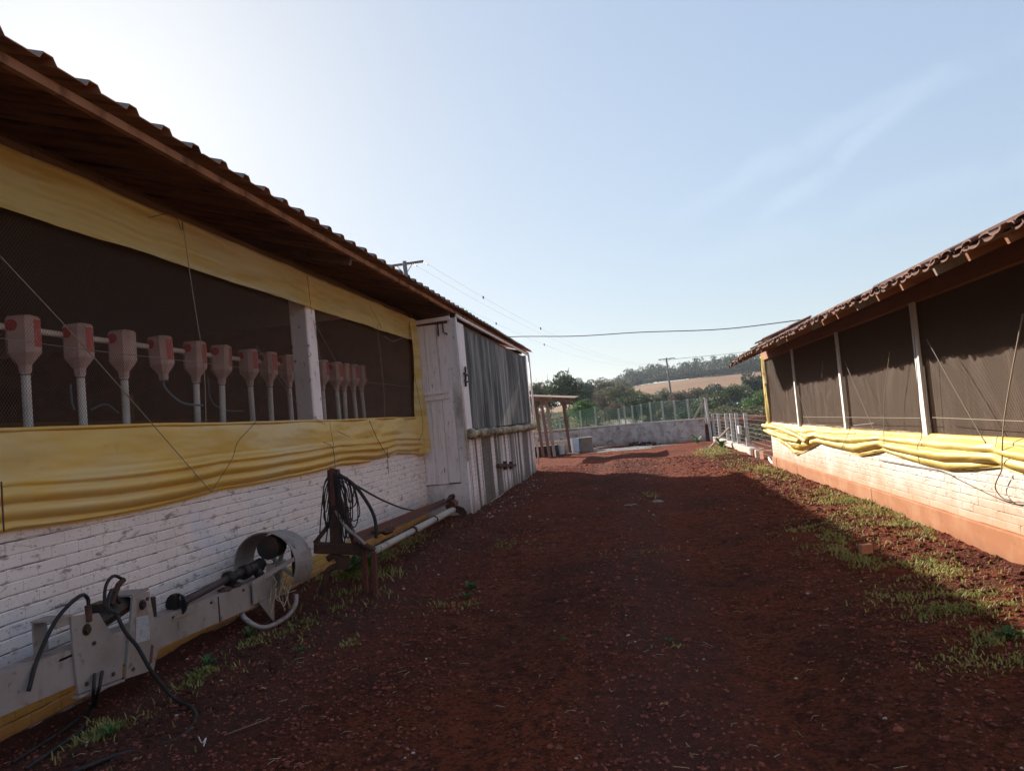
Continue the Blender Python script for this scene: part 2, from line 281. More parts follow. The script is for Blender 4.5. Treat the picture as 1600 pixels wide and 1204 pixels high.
LEAF = [mat('leaf_dark_green', (.050,.075,.028), .6, [((.085,.105,.04), .6, .45, .65, I1, .7)], transl=.25),
        mat('leaf_olive', (.105,.105,.048), .65, [((.15,.13,.075), .6, .45, .65, I1, .7)], transl=.25),
        mat('leaf_fresh_green', (.070,.135,.035), .55, [((.12,.18,.05), .8, .45, .65, I1, .7)], transl=.3),
        mat('leaf_grey_brown', (.15,.115,.085), .8, [((.10,.09,.055), .6, .45, .65, I1, .7)], transl=.15),
        mat('leaf_blue_green', (.045,.070,.048), .6, [((.07,.09,.06), .3, .45, .65, I1, .7)], transl=.2)]
# ------------------------------------------------------------------ ground and far land
def gh(x, y):
    rut = -.045*math.exp(-((x+.9+.12*math.sin(y*.3))/.32)**2)-.04*math.exp(-((x-.75+.1*math.sin(y*.23))/.3)**2)
    z = .035*fb(x*.5, y*.35, 1)+.018*fb(x*2.3, y*2.3, 5, 4)+.010*fb(x*9, y*9, 2, 3)*(1+rut*16)+rut*(y < 30)
    e = max(0., min(1., (abs(x)-2.3)/.6)); z += .03*e*max(0, fb(x*1.5, y*1.5, 7)+.3)
    if x > 2.2: z += .03*min(1, (x-2.2)/.4)
    return z-.01
YC = [33, 36, 42, 60, 85, 110, 160, 300, 330, 430, 700, 1500]; ZC = [.0, .80, .75, -1.4, -3.2, -1.5, 4.6, 12.1, 12.6, 12.0, 6., 0.]
def th(x, y):                                   # far terrain
    z = interp(y, YC, ZC); k = 1/(1+math.exp(-(x+.05*y+4)/12.)) if y > 100 else 1
    if y > 100: z = z*(.25+.75*k) if z > 0 else z
    return z+.6*fb(x*.03, y*.03, 3)*min(1, max(0, (y-40)/60.))
def grad(a, b, n, p=1.): return [a+(b-a)*(i/n)**p for i in range(n+1)]
def sheet(xs, ys, fn, name, m, **kw):
    b = MB(); nx = len(xs); vs = [(x, y, fn(x, y)) for y in ys for x in xs]
    b.add(vs, [(j*nx+i, j*nx+i+1, (j+1)*nx+i+1, (j+1)*nx+i) for j in range(len(ys)-1) for i in range(nx-1)])
    return b.build(name, m, smooth=True, **kw)
xs = [-400,-150,-60,-30,-16,-8,-5]+[-4+i*.045 for i in range(int(7.6/.045)+1)]+[4,5,8,16,30,60,150,400]
ys = [-60,-20,-8,-2]+[1+i*.05 for i in range(180)]+[10+i*.12 for i in range(1, 110)]+[23.2+i*.35 for i in range(1, 40)]+[38.2, 41.9]
def near(x, y):
    xx = max(-6, min(6, x)); z = gh(x, y) if abs(x) < 9 and y > -3 else -.02
    # the yard ends at the rubble wall; the land behind it is held up by the wall
    wy = wall_y(x)
    if y > wy: z = z*.3+min(1, (y-wy)/.5)*.78
    if y >= 41.5: z = th(x, y)
    return z
WPX = [-400, -14, -4.4, .3, 2.95, 400]; WPY = [38, 38, 36.5, 34.5, 31.6, 31.6]
def wall_y(x): return interp(x, WPX, WPY)
sheet(xs, ys, near, 'ground', M_['soil'], kind='structure')
xs2 = [-900,-500,-300,-180]+[-120+i*8 for i in range(36)]+[170,260,400,600,900]
sheet(xs2, [41.9,44,48,54,60,68,76,84,92,100,110,120,130,140,150,160], th, 'valley', M_['hill'], kind='structure')
sheet(xs2, [160+i*10 for i in range(15)], th, 'field', M_['field'], kind='structure')
sheet(xs2, [300,310,320,340,360,400,430,480,560,700,1000,1500], th, 'hilltop', M_['hill'], kind='structure')
# ------------------------------------------------------------------ brick walls
def brick_mesh(name, m, Lb, Hb, pro, ax):
    """thin whitewashed brick face; local origin at centre of the back, ax = outward sign on x, length on y"""
    c = .006; x0, x1, x2 = 0, ax*(pro-c), ax*pro; a, h = Lb/2, Hb/2; rr = random.Random(int(Lb*1e4)+len(name))
    j = lambda: rr.uniform(-.0022, .0022)
    V = []
    for x, s in ((x0, 0), (x1, 0), (x2, c)):
        e = s*.15; V += [(x+j()*.4*(s > 0), -a+e, -h+s+j()), (x+j()*.4*(s > 0), a-e, -h+s+j()), (x+j()*.4*(s > 0), a-e, h-s+j()), (x+j()*.4*(s > 0), -a+e, h-s+j())]
    Fs = [(b+i, b+(i+1) % 4, b+4+(i+1) % 4, b+4+i) for b in (0, 4) for i in range(4)]+[(8,9,10,11)]
    if ax < 0: Fs = [f[::-1] for f in Fs]
    return MB().add(V, Fs), V, Fs
def brick_wall(parent, x, ax, y0, y1, z0, z1, course, Lb, mats, gapmat, thick, npart, bandz=None, seed=1, ynear=0.):
    rr = random.Random(seed); org = WL[parent]
    back = MB().box(min(x, x-ax*thick), y0, z0-.3, max(x, x-ax*thick), y1, z1).build('low_wall', gapmat, parent, org=(x, y0, z0))
    pro = .009; gap = .0045; todo = []
    nz = int((z1-z0)/course)
    for r in range(nz):
        y = y0 - (Lb/2 if r % 2 else 0)
        while y < y1-.03:
            a = max(y, y0); b = min(y+Lb, y1); y += Lb
            if b-a < .05: continue
            todo.append((r, a, b))
    todo.sort(key=lambda t: abs(t[1]-ynear)+(100 if t[1] < ynear-.2 else 0))
    cache = {}; rest = {0: MB(), 1: MB()}; n = 0
    for r, a, b in todo:
        zc = z0+(r+.5)*course; mi = 1 if (bandz and zc < bandz) else 0; full = abs(b-a-Lb) < 1e-4
        dx = rr.uniform(-.0016, .0010)*ax; dz = rr.uniform(-.002, .002)
        if full and n < npart:
            key = (mi, rr.randint(0, 3))
            if key not in cache:
                bm, V, Fs = brick_mesh('b'+'x'*key[1], None, Lb-.0015, course-gap, pro, ax)
                me = bm.mesh('brick', mats[mi]); cache[key] = me
            link('brick', cache[key], back, (x+dx, (a+b)/2, zc+dz)); n += 1
        else:
            _, V, Fs = brick_mesh('r', None, b-a-.0015, course-gap, pro, ax)
            rest[mi].add([(x+dx+v[0], (a+b)/2+v[1], zc+dz+v[2]) for v in V], Fs)
    for mi in (0, 1):
        if rest[mi].v: rest[mi].build('brickwork', mats[mi], back, kind='stuff')
    return back
# ================================================================== LEFT BARN
LB = thing('poultry_barn', (-3.6, 4, 0), 'long whitewashed barn on the left with corrugated roof and yellow tarpaulins', 'barn')
brick_wall(LB, -3.61, 1, -3, 13.0, 0, 1.5, .077, .235, [M_['wash'], M_['yband']], M_['washgap'], .14, 300, bandz=.24, seed=3, ynear=3.6)
# projecting feed room at the far end
brick_wall(LB, -2.86, 1, 13.17, 22.2, 0, 1.36, .077, .235, [M_['mould'], M_['mould']], M_['washgap'], .14, 0, seed=5, ynear=13)
b = MB(); b.box(-3.62, 13.0, -.2, -2.86, 13.15, .53); b.box(-2.99, 13.0, .53, -2.86, 13.15, 3.40)
b.box(-2.99, 13.15, -.2, -2.862, 13.17, 1.3)
b.build('corner_pillar', M_['cornerw'], LB)
b = MB()                                           # plain white board beside the corner
b.box(-2.875, 13.16, 1.42, -2.84, 13.62, 3.34); b.build('corner_board', M_['paintwood'], LB)
# plank door in the return wall
dr = MB().box(-3.60, 13.04, .55, -2.99, 13.10, 3.34).build('door', M_['woodd'], LB)
for a, c in ((-3.598, -3.41), (-3.404, -3.20), (-3.193, -2.995)):
    MB().box(a, 12.985, .54+random.uniform(0,.02), c, 13.035, 3.31).build('plank', M_['paintwood'], dr)
for z in (2.02, 2.12): MB().beam((-3.57, 12.965, z), (-3.05, 12.965, z+.02), .035, .055).build('batten', M_['paintwood'], dr)
MB().beam((-3.62, 12.96, 3.37), (-2.93, 12.96, 3.40), .04, .07).build('door_head', M_['paintwood'], LB)
MB().box(-3.622, 12.94, 2.62, -3.575, 12.98, 2.74).build('hinge', M_['grease'], dr)
b = MB(); b.tube([(-3.15, 12.97, 3.34), (-3.15, 12.955, 3.1)], .012); b.tube([(-3.06, 12.96, 3.36), (-3.06, 12.955, 3.16), (-2.99, 12.96, 3.12)], .012)
b.build('door_stay', M_['rust'], dr)
b = MB(); b.beam((-2.82, 13.3, 2.2), (-2.80, 13.3, 2.55), .05, .03); b.tube([(-2.79, 13.1, 2.42), (-2.79, 13.45, 2.40)], .02); b.tube([(-2.79, 13.1, 2.30), (-2.79, 13.4, 2.28)], .015)
b.build('door_latch', M_['grease'], LB)
b = MB(); b.beam((-2.81, 15.7, .64), (-2.81, 18.1, .47), .05, .06); b.box(-2.85, 16.6, .48, -2.78, 16.75, .66); b.box(-2.85, 17.4, .44, -2.78, 17.55, .60); b.build('bolt_bar', M_['rust'], LB)
# grey tarp, its roll and white pipe on the projecting part
def gt(u, v):
    y = 13.6+u*8.6; z = 3.30-v*1.86
    return (-2.88+.006*math.sin(y*9)+.014*fb(y*1.6, z*.5, 2)+.004*math.sin(y*31+z*2), y, z)
MB().grid(gt, 220, 12).build('grey_tarpaulin', M_['greytarp'], LB, smooth=True)
MB().box(-3.0, 13.62, 3.30, -2.9, 22.2, 3.36).build('head_beam', M_['woodd'], LB)
b = MB(); pts = []; rs = []
for i in range(120):
    y = 13.0+i*9.2/119; pts.append((-2.77+.015*fb(y*2, 1), y, 1.36+.02*fb(y, 4)-.006*(y-13))); rs.append(.075+.016*math.sin(y*11+2*math.sin(y*3))+.016*fb(y*4, 2))
b.tube(pts, rs, 12); b.build('rolled_tarpaulin', M_['roll'], LB, smooth=True)
b = MB(); b.tube([(-2.82, 12.93, .9), (-2.82, 12.93, 3.40)], .020, 8); b.tube([(-2.80, 12.93, 3.42), (-2.79, 13.4, 3.40), (-2.78, 22.3, 3.40)], .026, 8)
b.tube([(-2.78, 22.3, 3.42), (-2.78, 22.35, .2)], .026, 8); b.tube([(-2.84, 22.3, 1.0), (-2.74, 22.35, 1.0)], .05, 8)
b.build('white_pipe', M_['pvc'], LB, smooth=True)
b = MB(); b.box(-3.0, 22.2, -.2, -2.865, 22.36, 3.4); b.box(-12.5, 22.2, -.2, -3.0, 22.34, 3.4); b.build('end_wall', M_['cornerw'], LB)
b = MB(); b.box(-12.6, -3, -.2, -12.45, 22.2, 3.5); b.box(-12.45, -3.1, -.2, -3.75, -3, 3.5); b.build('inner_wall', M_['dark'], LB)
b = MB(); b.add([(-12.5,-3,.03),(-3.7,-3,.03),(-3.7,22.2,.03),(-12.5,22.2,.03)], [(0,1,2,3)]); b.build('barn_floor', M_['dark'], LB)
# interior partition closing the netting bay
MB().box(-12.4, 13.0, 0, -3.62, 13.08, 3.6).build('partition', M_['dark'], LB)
for z in (.95, 1.35, 1.9): MB().box(-7.02, -2, z, -6.98, 12.9, z+.12).build('inner_rail', M_['woodr'], LB)
for y in (1, 4, 7, 10): MB().box(-7.1, y, 0, -7.02, y+.1, 2.4).build('inner_post', M_['woodr'], LB)
# pillars
for y in (8.47, 3.1, -2.):
    b = MB(); b.beam((-3.72, y+.125, 1.45), (-3.72, y+.125, 3.42), .22, .25, up=(0,1,0), bev=.012); b.build('pillar', M_['peel'], LB)
b = MB(); b.box(-3.80, -3, 3.46, -3.68, 13, 3.56); b.build('wall_plate', M_['woodd'], LB)
# roof sheets ------------------------------------------------
EX, EZ, SL = -2.80, 3.58, .30; RX = -8.0
def prof(t, wv=.345):
    t = (t/wv) % 1.0
    return .040*max(0, min(1, (t-.62)/.08))*(1-max(0, min(1, (t-.90)/.08)))
roof = MB().beam((RX, -3.2, EZ+(EX-RX)*SL+.06), (RX, 23.5, EZ+(EX-RX)*SL+.06), .3, .04).build('roof', M_['sheettop'], LB)
yy = -3.3; k = 0; rr = random.Random(4); WS = .345*3
while yy < 23.4:
    y0 = yy; y1 = min(yy+WS, 23.5); e = rr.uniform(-.012, .012); th_ = .007; dz = rr.uniform(0, .004)
    cuts = sorted(set([y0, y1]+[y0+.345*j+.345*q for j in range(3) for q in (.62, .70, .90, .98) if y0+.345*j+.345*q < y1]))
    b = MB(); NS = 3; n = len(cuts)
    for lay, mi in ((0, 0), (th_, 1)):
        b.mi = mi
        vs = [(EX+e-(EX+e-RX)*s/NS, y, EZ+(EX-(EX+e-(EX+e-RX)*s/NS))*SL+prof(y-y0-1e-6)+lay+dz+.004*fb(y, s*3)) for s in range(NS+1) for y in cuts]
        fs = [(s*n+i, s*n+i+1, (s+1)*n+i+1, (s+1)*n+i) for s in range(NS) for i in range(n-1)]
        b.add(vs, fs if lay == 0 else [f[::-1] for f in fs])
    nn = (NS+1)*n; b.mi = 0; base = 0
    for i in range(n-1): b.f.append((i, i+1, nn+i+1, nn+i)); b.m.append(0)
    for e_ in (0, n-1):
        for s in range(NS): b.f.append((s*n+e_, (s+1)*n+e_, nn+(s+1)*n+e_, nn+s*n+e_)); b.m.append(0)
    b.build('roof_sheet', [M_['sheetd'], M_['sheettop']], roof); yy += WS+.0005; k += 1
b = MB(); zr = EZ+(EX-RX)*SL; b.add([(RX,-3.3,zr),(RX,23.5,zr),(-13.3,23.5,3.5),(-13.3,-3.3,3.5)], [(0,1,2,3)]); b.build('far_roof_slope', M_['sheettop'], roof)
b = MB()
for i in range(9):
    a = -3.3+i*3; b.beam((-2.93, a, 3.545+rr.uniform(-.006,.006)), (-2.93, min(a+2.995, 23.45), 3.545+rr.uniform(-.006,.006)), .04, .055)
    if a+3 >= 23.45: break
b.build('fascia_board', M_['sheetd'], LB)
for xx in (-4.6, -5.7, -6.8): MB().beam((xx, -3.2, EZ+(EX-xx)*SL-.055), (xx, 23.4, EZ+(EX-xx)*SL-.055), .06, .08).build('purlin', M_['woodd'], LB)
for y in (-1, 3.2, 8.3, 13.1, 17.7, 22.2):
    MB().beam((-2.96, y, EZ+.16*SL-.14), (RX, y, EZ+(EX-RX)*SL-.14), .06, .10).build('rafter', M_['woodd'], LB)
# upper tarpaulin band
def tb(u, v):
    y = -2+u*15.0; z = 3.445-.385*v+.008*fb(y*.6, 3)*(v > .2)-.006*abs(math.sin((y-3)*math.pi/2.45))*v
    fx = .035*math.exp(-((v-.12)/.12)**2)+.010*math.sin(v*22+fb(y*.8, 1)*3)+.018*fb(y*1.2, v*3)
    pin = math.exp(-((((y-.6) % 2.45)-1.2)/.10)**2)
    return (-3.575+fx*(1-.7*pin)+.0, y, z)
MB().grid(tb, 260, 22).build('upper_tarpaulin', M_['tarpband'], LB, smooth=True)
def tside(u, v):
    z = 3.42-2.3*v; y = 12.62+.30*u+.06*math.sin(v*5)*(1-u)-.10*v*(1-u)
    return (-3.56+.05*math.sin(u*3.1)+.02*math.sin(u*9+v*7)+.10*v*u, y, z)
MB().grid(tside, 14, 50).build('side_tarpaulin', M_['tarpband'], LB, smooth=True)
# lower furled tarpaulin
CY = [-3, 3.95, 6.2, 7.5, 9.0, 10.2, 11.3, 12.3, 12.85]; CZ = [1.13, 1.14, 1.14, 1.17, 1.165, 1.17, 1.19, 1.13, 1.07]
TIES = [0.2, 3.97, 6.22, 9.05, 11.45]
def fold(p): return 2.0*abs(math.cos(p/2))**.8-1.15
def sag_at(y, ties):
    for a, c in zip(ties, ties[1:]):
        if a <= y <= c: t = (y-a)/(c-a); return 4*t*(1-t)
    return .3
def lt(u, v):
    y = -2.5+u*15.4; zt = 1.722+.012*fb(y*.5, 9); zb = interp(y, CY, CZ)-.035*sag_at(y, TIES)
    pin = max(math.exp(-((y-t)/.16)**2) for t in TIES); crumple = .25+.9*max(0, min(1, (y-7)/4.))
    z = zt+(zb-zt)*v
    wv = v+.025*math.sin(y*.9)+.04*crumple*fb(y*.7, v*2, 3, 2)
    lower = max(0, min(1, (v-.42)/.14))
    folds = .022*fold(2*math.pi*wv*6.0+1.3*math.sin(y*.55)+1.6*crumple*fb(y*.5, 5, 0, 2))*lower*(1-.4*pin)
    folds += max(0, crumple-.25)*.036*fb(y*1.1+v*2.0, v*3-y*.5, 4, 2)
    up = (1-lower)*(.015*fb(y*.9, v*2, 8)+.012*crumple*math.sin(y*5+v*6))
    d = .030+.060*math.sin(math.pi*min(1, v*1.02))**.7*(1-.45*pin)*max(.45, lower)
    tuck = .03 if v > .97 else 0
    return (-3.60+d+folds+up-tuck, y, z)
MB().grid(lt, 460, 64).build('lower_tarpaulin', M_['tarp'], LB, smooth=True)
MB().tube([(-3.565, y, 1.725+.012*fb(y*.5, 9)) for y in np.linspace(-2.5, 12.9, 60)], .014, 6).build('tarpaulin_hem', M_['tarp'], LB, smooth=True)
# wire netting (diamond mesh, real wires)
def netting(x, y0, y1, z0, z1, sp, r, parent, m):
    b = MB(); H = z1-z0
    for sgn in (1, -1):
        y = y0-H
        while y < y1+H:
            ya, yb = (y, y+H*.8*sgn); za, zb = z0, z1
            # clip to the bay
            def cl(ya, yb):
                ts = [0., 1.]
                for lim in (y0, y1):
                    if (ya-lim)*(yb-lim) < 0: ts.append((lim-ya)/(yb-ya))
                ts.sort(); return ts
            ts = cl(ya, yb)
            for t0, t1 in zip(ts, ts[1:]):
                ym = ya+(yb-ya)*(t0+t1)/2
                if y0 <= ym <= y1 and t1-t0 > .01:
                    b.tube([(x+sgn*r, ya+(yb-ya)*t0, za+(zb-za)*t0), (x+sgn*r, ya+(yb-ya)*t1, za+(zb-za)*t1)], r, 3, False)
            y += sp
    b.build('wire_netting', m, parent, kind='stuff')
netting(-3.635, 1.0, 12.75, 1.5, 3.3, .024, .0010, LB, M_['wire'])
# ropes of the left tarps (from pixels read off the photo, laid in the plane of the wall)
def rope_x(pts, x, parent, r=.004, m='rope', name='rope', n=6):
    P = [onx(u, v, x+(w[0] if w else 0)) for u, v, *w in pts]
    MB().tube(spline(P, n) if len(P) > 2 else P, r, 5).build(name, M_[m], parent)
rope_x([(0,400), (150,562), (330,768)], -3.49, LB)
rope_x([(285,345), (300,450), (318,570), (322,660)], -3.50, LB)
rope_x([(330,768), (362,718), (372,690), (402,655), (416,620)], -3.49, LB, .003, 'roped')
rope_x([(2,752), (6,830)], -3.48, LB, .005, 'roped')
rope_x([(285,345), (284,360), (270,335), (232,340)], -3.50, LB, .003, 'roped')
rope_x([(480,430), (487,490)], -3.49, LB, .003, 'roped'); rope_x([(490,500), (502,570)], -3.6, LB, .003)
rope_x([(492,505), (527,568)], -3.6, LB, .003)
rope_x([(578,478), (596,512), (590,512), (600,610), (601,655)], -3.5, LB, .003)
rope_x([(505,690), (520,700), (524,735)], -3.49, LB, .005); rope_x([(515,660), (522,700)], -3.49, LB, .003)
rope_x([(577,657), (592,690), (608,715)], -3.49, LB, .004, 'roped'); rope_x([(605,700), (607,740)], -3.49, LB, .004, 'roped')
rope_x([(636,530), (660,655), (655,690)], -3.46, LB, .003, 'roped'); rope_x([(400,540), (475,640), (560,690)], -3.55, LB, .0025)
rope_x([(0,528), (150,548), (300,565), (450,583), (640,604)], -3.66, LB, .0025)
rope_x([(600,525), (614,533), (630,527)], -3.5, LB, .003, 'rope')
# ---------------- feed pipe and jugs
JX = -4.6
MB().tube([(JX-.06, -1, 2.575), (JX-.06, 5, 2.585), (JX-.06, 9, 2.575), (JX-.06, 12.9, 2.60)], .027, 10).build('feed_pipe', M_['pvc'], None, smooth=True,
    label='pale horizontal pipe running along the row of feed jugs inside the barn', cat='pipe')
jd = ['with big red side label, farthest left of the row', 'with red label and red knot dot below it, second from the left end',
      'without a red label, only a red cap, third from the left', 'hanging short with no down pipe and a blue hose beneath it',
      'right of the jug that has no down pipe, behind the hanging rope', 'sixth from the left, second to the right of the short jug',
      'seventh from the left end, third left of the pillar', 'eighth from the left end, second left of the pillar', 'last whole jug left of the white pillar, half hidden by it',
      None, 'first to the right of the white pillar, touching it', 'second to the right of the white pillar', 'third to the right of the white pillar',
      'fourth to the right of the white pillar', 'farthest right of the row, fifth past the pillar']
jy = [5.30, 5.90, 6.48, 7.06, 7.69, 8.23, 8.86, 9.40, 9.95, 10.5, 11.12, 11.68, 12.05, 12.42, 12.80]
def jug_meshes():
    b = MB(); w_, d_ = .108, .092; c = .03
    def ring(z, s, cc): 
        a, e = w_*s, d_*s; return [(-a+cc,-e,z),(a-cc,-e,z),(a,-e+cc,z),(a,e-cc,z),(a-cc,e,z),(-a+cc,e,z),(-a,e-cc,z),(-a,-e+cc,z)]
    lv = [(0.0, .82, .02), (-.025, 1., .042), (-.27, 1.0, .042), (-.29, .97, .04), (-.38, .40, .015), (-.44, .36, .015)]
    vs = []; [vs.extend(ring(z, s, cc)) for z, s, cc in lv]; n = 8
    fs = [(i*n+k, i*n+(k+1) % n, (i+1)*n+(k+1) % n, (i+1)*n+k) for i in range(len(lv)-1) for k in range(n)]+[tuple(range(8)), tuple(range(40, 48))[::-1]]
    b.add(vs, [f[::-1] for f in fs]); body = b.mesh('jug_body', M_['jug'])
    b = MB(); b.tube([(-.032, -.090, -.075), (-.032, -.102, -.075)], .045, 16); cap = b.mesh('cap', M_['redp'])
    b = MB(); b.box(.1085, -.045, -.245, .112, .040, -.035); lab = b.mesh('label', M_['redlab'])
    b = MB(); b.box(.1165, -.02, -.29, .120, .02, -.265); b.tube([(0, -.109, -.255), (0, -.112, -.255)], .012, 8)
    b = MB(); b.tube([(0,0,-.40), (.0,0,-1.75)], .034, 10); tub = b.mesh('down_pipe', M_['pvc'])
    b = MB(); b.tube([(-.036,0,-.455), (-.036,-.036,-.455), (.036,-.036,-.455), (.038,.0,-.455), (.036,.036,-.455), (-.036,.036,-.455)], .004, 5); tie = b.mesh('wire_tie', M_['roped'])
    return body, cap, lab, tub, tie
body, cap, lab, tub, tie = jug_meshes()
for me in (body, tub): me.polygons.foreach_set('use_smooth', [False]*len(me.polygons))
rr = random.Random(11)
for i, y in enumerate(jy):
    z = 2.665+.004*i
    o = thing('feed_jug', (JX+.02, y, z), 'feed jug '+(jd[i] or 'hidden behind the white pillar, just left of the first visible one beyond'), 'feed jug', 'upturned feed jugs in a row inside the barn')
    o.rotation_euler = (rr.uniform(-.03,.03), rr.uniform(-.035,.035), rr.uniform(-.28, .22))
    WLo = WL[o]
    link('jug_body', body, o, WLo); link('cap', cap, o, WLo); link('wire_tie', tie, o, WLo)
    if i != 2: link('label', lab, o, WLo)
    if i != 3: link('down_pipe', tub, o, WLo)
    else: MB().tube(spline([(0,0,-.40), (.02,-.02,-.52), (.10,.1,-.68), (.15,.35,-.72)], 6), .012, 6).build('hose', M_['hose'], o, org=(0,0,0)).location = (0,0,0)
for P in ([(430+0,0),(0,0)],):
    pass
for pts_, lb_ in (([onx(142,640,-5.2), onx(160,632,-5.2), onx(172,634,-5.2), onx(185,645,-5.2)], 'between second and third feed jug'), ([onx(110,600,-5), onx(112,625,-5), onx(116,640,-5)], 'behind the second feed jug'), ([onx(325,590,-5), onx(330,625,-5), onx(350,640,-5), onx(380,642,-5)], 'between fifth and seventh feed jug')):
    MB().tube(spline(pts_, 6), .01, 5).build('drinking_hose', M_['hose'], None, label='thin blue-grey hose hanging '+lb_, cat='hose', group='drinking hoses inside the barn')
# ================================================================== RIGHT BARN
RB = thing('tiled_barn', (2.95, 10, 0), 'low barn on the right with clay tile roof and brown shade cloth', 'barn')
brick_wall(RB, 2.96, -1, 1.5, 17.35, .235, 1.0, .074, .235, [M_['washR'], M_['washR']], M_['washRgap'], .14, 300, seed=8, ynear=6.0)
b = MB(); y = 1.5; rr = random.Random(2)
while y < 17.2:
    e = min(y+rr.uniform(1.6, 2.6), 17.35); o = rr.uniform(0, .012)
    MB().beam((2.975-o, y, .09), (2.975-o, e-.008, .09), .10, .30, bev=.012).build('plinth_block', M_['plinth'], RB); y = e
MB().box(3.05, 17.2, 0, 6.6, 17.34, 2.55).build('end_wall', M_['washR'], RB)
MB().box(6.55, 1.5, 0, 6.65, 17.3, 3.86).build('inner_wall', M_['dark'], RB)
def sc(u, v):
    y = 1.5+u*15.8; return (2.985+.008*math.sin(y*2.1)+.006*fb(y*3, v*2), y, .96+v*1.42)
MB().grid(sc, 90, 6).build('shade_cloth', M_['shade'], RB, smooth=True)
netting(2.955, 1.5, 17.25, .98, 2.36, .026, .0010, RB, M_['wire'])
BZ0, BZ1 = 2.325, 2.50
for a, c in ((1.4, 7.6), (7.605, 12.7), (12.705, 17.45)): MB().beam((2.96, a, (BZ0+BZ1)/2), (2.96, c, (BZ0+BZ1)/2), .07, BZ1-BZ0, bev=.006).build('eave_beam', M_['woodr'], RB)
for (u, vt), (u2, vb) in (((1425,480),(1448,672)), ((1312,540),(1323,670)), ((1240,560),(1250,668))):
    y = onx(u2, vb, 2.93).y
    wdt = .12 if u > 1400 else .095
    MB().beam((2.925, y, .93), (2.925, y-.02, 2.33), .03, wdt, up=(0,1,0), bev=.004).build('white_post', M_['postw'], RB)
# rafters and tiles
SLr = .36; EXr, EZr = 2.15, 2.30
def roofz(x): return EZr+(x-EXr)*SLr
y = .9
for i, y in enumerate([1.2,1.9,2.6,3.3,4.0,4.65,5.2]+[5.68,6.35,6.99,7.69,8.24,8.86,9.47,10.18,10.93,11.56,12.14,12.83,13.5,14.2,14.9,15.6,16.2]):
    x0 = 2.19+random.uniform(-.02,.03)
    MB().beam((x0, y, roofz(x0)-.045), (6.6, y, roofz(6.6)-.045), .032, .055).build('rafter', M_['woodgrey' if i % 3 == 1 else 'woodr'], RB)
for xx in (2.24, 2.55, 2.9, 3.3, 3.8, 4.4, 5.0, 5.7): MB().beam((xx, .9, roofz(xx)+.0), (xx, 16.7, roofz(xx)-.0), .05, .022).build('tile_batten', M_['woodd'], RB)
roofR = MB().beam((6.6, .9, roofz(6.6)+.05), (6.6, 16.8, roofz(6.6)+.05), .12, .06).build('roof', M_['tile'], RB)
def tile_mb(w_=.158, l_=.40):
    b = MB(); n = 6; vs = []
    for lay in (0, .013):
        for s in (0, 1):
            for k in range(n+1):
                a = math.pi*(k/n); r_ = w_/2*(1-.10*s); vs.append((l_*(s-.0), -math.cos(a)*r_, math.sin(a)*.024+lay+l_*s*SLr))
    q = n+1; fs = []
    for k in range(n):
        fs += [(k, q+k, q+k+1, k+1), (2*q+k, 2*q+k+1, 3*q+k+1, 3*q+k), (k, k+1, 2*q+k+1, 2*q+k), (q+k, 3*q+k, 3*q+k+1, q+k+1)]
    fs += [(0, 2*q, 3*q, q), (n, q+n, 3*q+n, 2*q+n)]
    b.add(vs, fs); return b
tb_ = tile_mb(); tme = tb_.mesh('roof_tile', M_['tile']); rest = MB(); cnt = 0; rr = random.Random(9)
cols = int(16.0/.16)
for r in range(13):
    for c in range(cols):
        for inv in (0, 1):
            y = 16.75-(c+.5*inv)*.16; x = EXr+r*.335
            if x > 6.5: continue
            dx = rr.uniform(-.03,.03) if r == 0 else rr.uniform(-.012,.012); z = roofz(x)+.02+rr.uniform(-.006,.010)-(.03 if inv else 0)
            if y > 15.2 and r < 4: z += -.06*(y-15.2)*(1-r/4)+rr.uniform(-.015,.02)
            if inv == 0 and (r < 3) and cnt < 300 and y > 1:
                o = link('roof_tile', tme, roofR, (x+dx, y+rr.uniform(-.01,.01), z)); o.rotation_euler = (rr.uniform(-.05,.05), rr.uniform(-.03,.03), rr.uniform(-.06,.06)); cnt += 1
            else:
                a = rr.uniform(-.04,.04); s_ = -1 if inv else 1
                rest.add([(x+dx+v[0]-v[1]*a, y+v[1]+v[0]*a, z+((v[2]-v[0]*SLr)*s_+v[0]*SLr+(.040 if inv else 0))) for v in tb_.v], [f if not inv else f[::-1] for f in tb_.f])
for k in range(34):                                        # loose spare tiles piled on the far end of the roof
    y = 14.6+rr.random()*1.9; x = 2.45+rr.random()*.7; a = rr.uniform(-.25,.25); z = roofz(x)+.07+.03*rr.random()+.05*(k > 17)
    rest.add([(x+v[0]-v[1]*a, y+v[1]+v[0]*a, z+v[2]) for v in tb_.v], tb_.f)
rest.build('tile_field', M_['tile'], roofR, kind='stuff')
b = MB(); b.add([(6.6,.9,roofz(6.6)+.02),(6.6,16.8,roofz(6.6)+.02),(11,16.8,2.2),(11,.9,2.2)], [(0,1,2,3)]); b.build('far_roof_slope', M_['tile'], roofR)
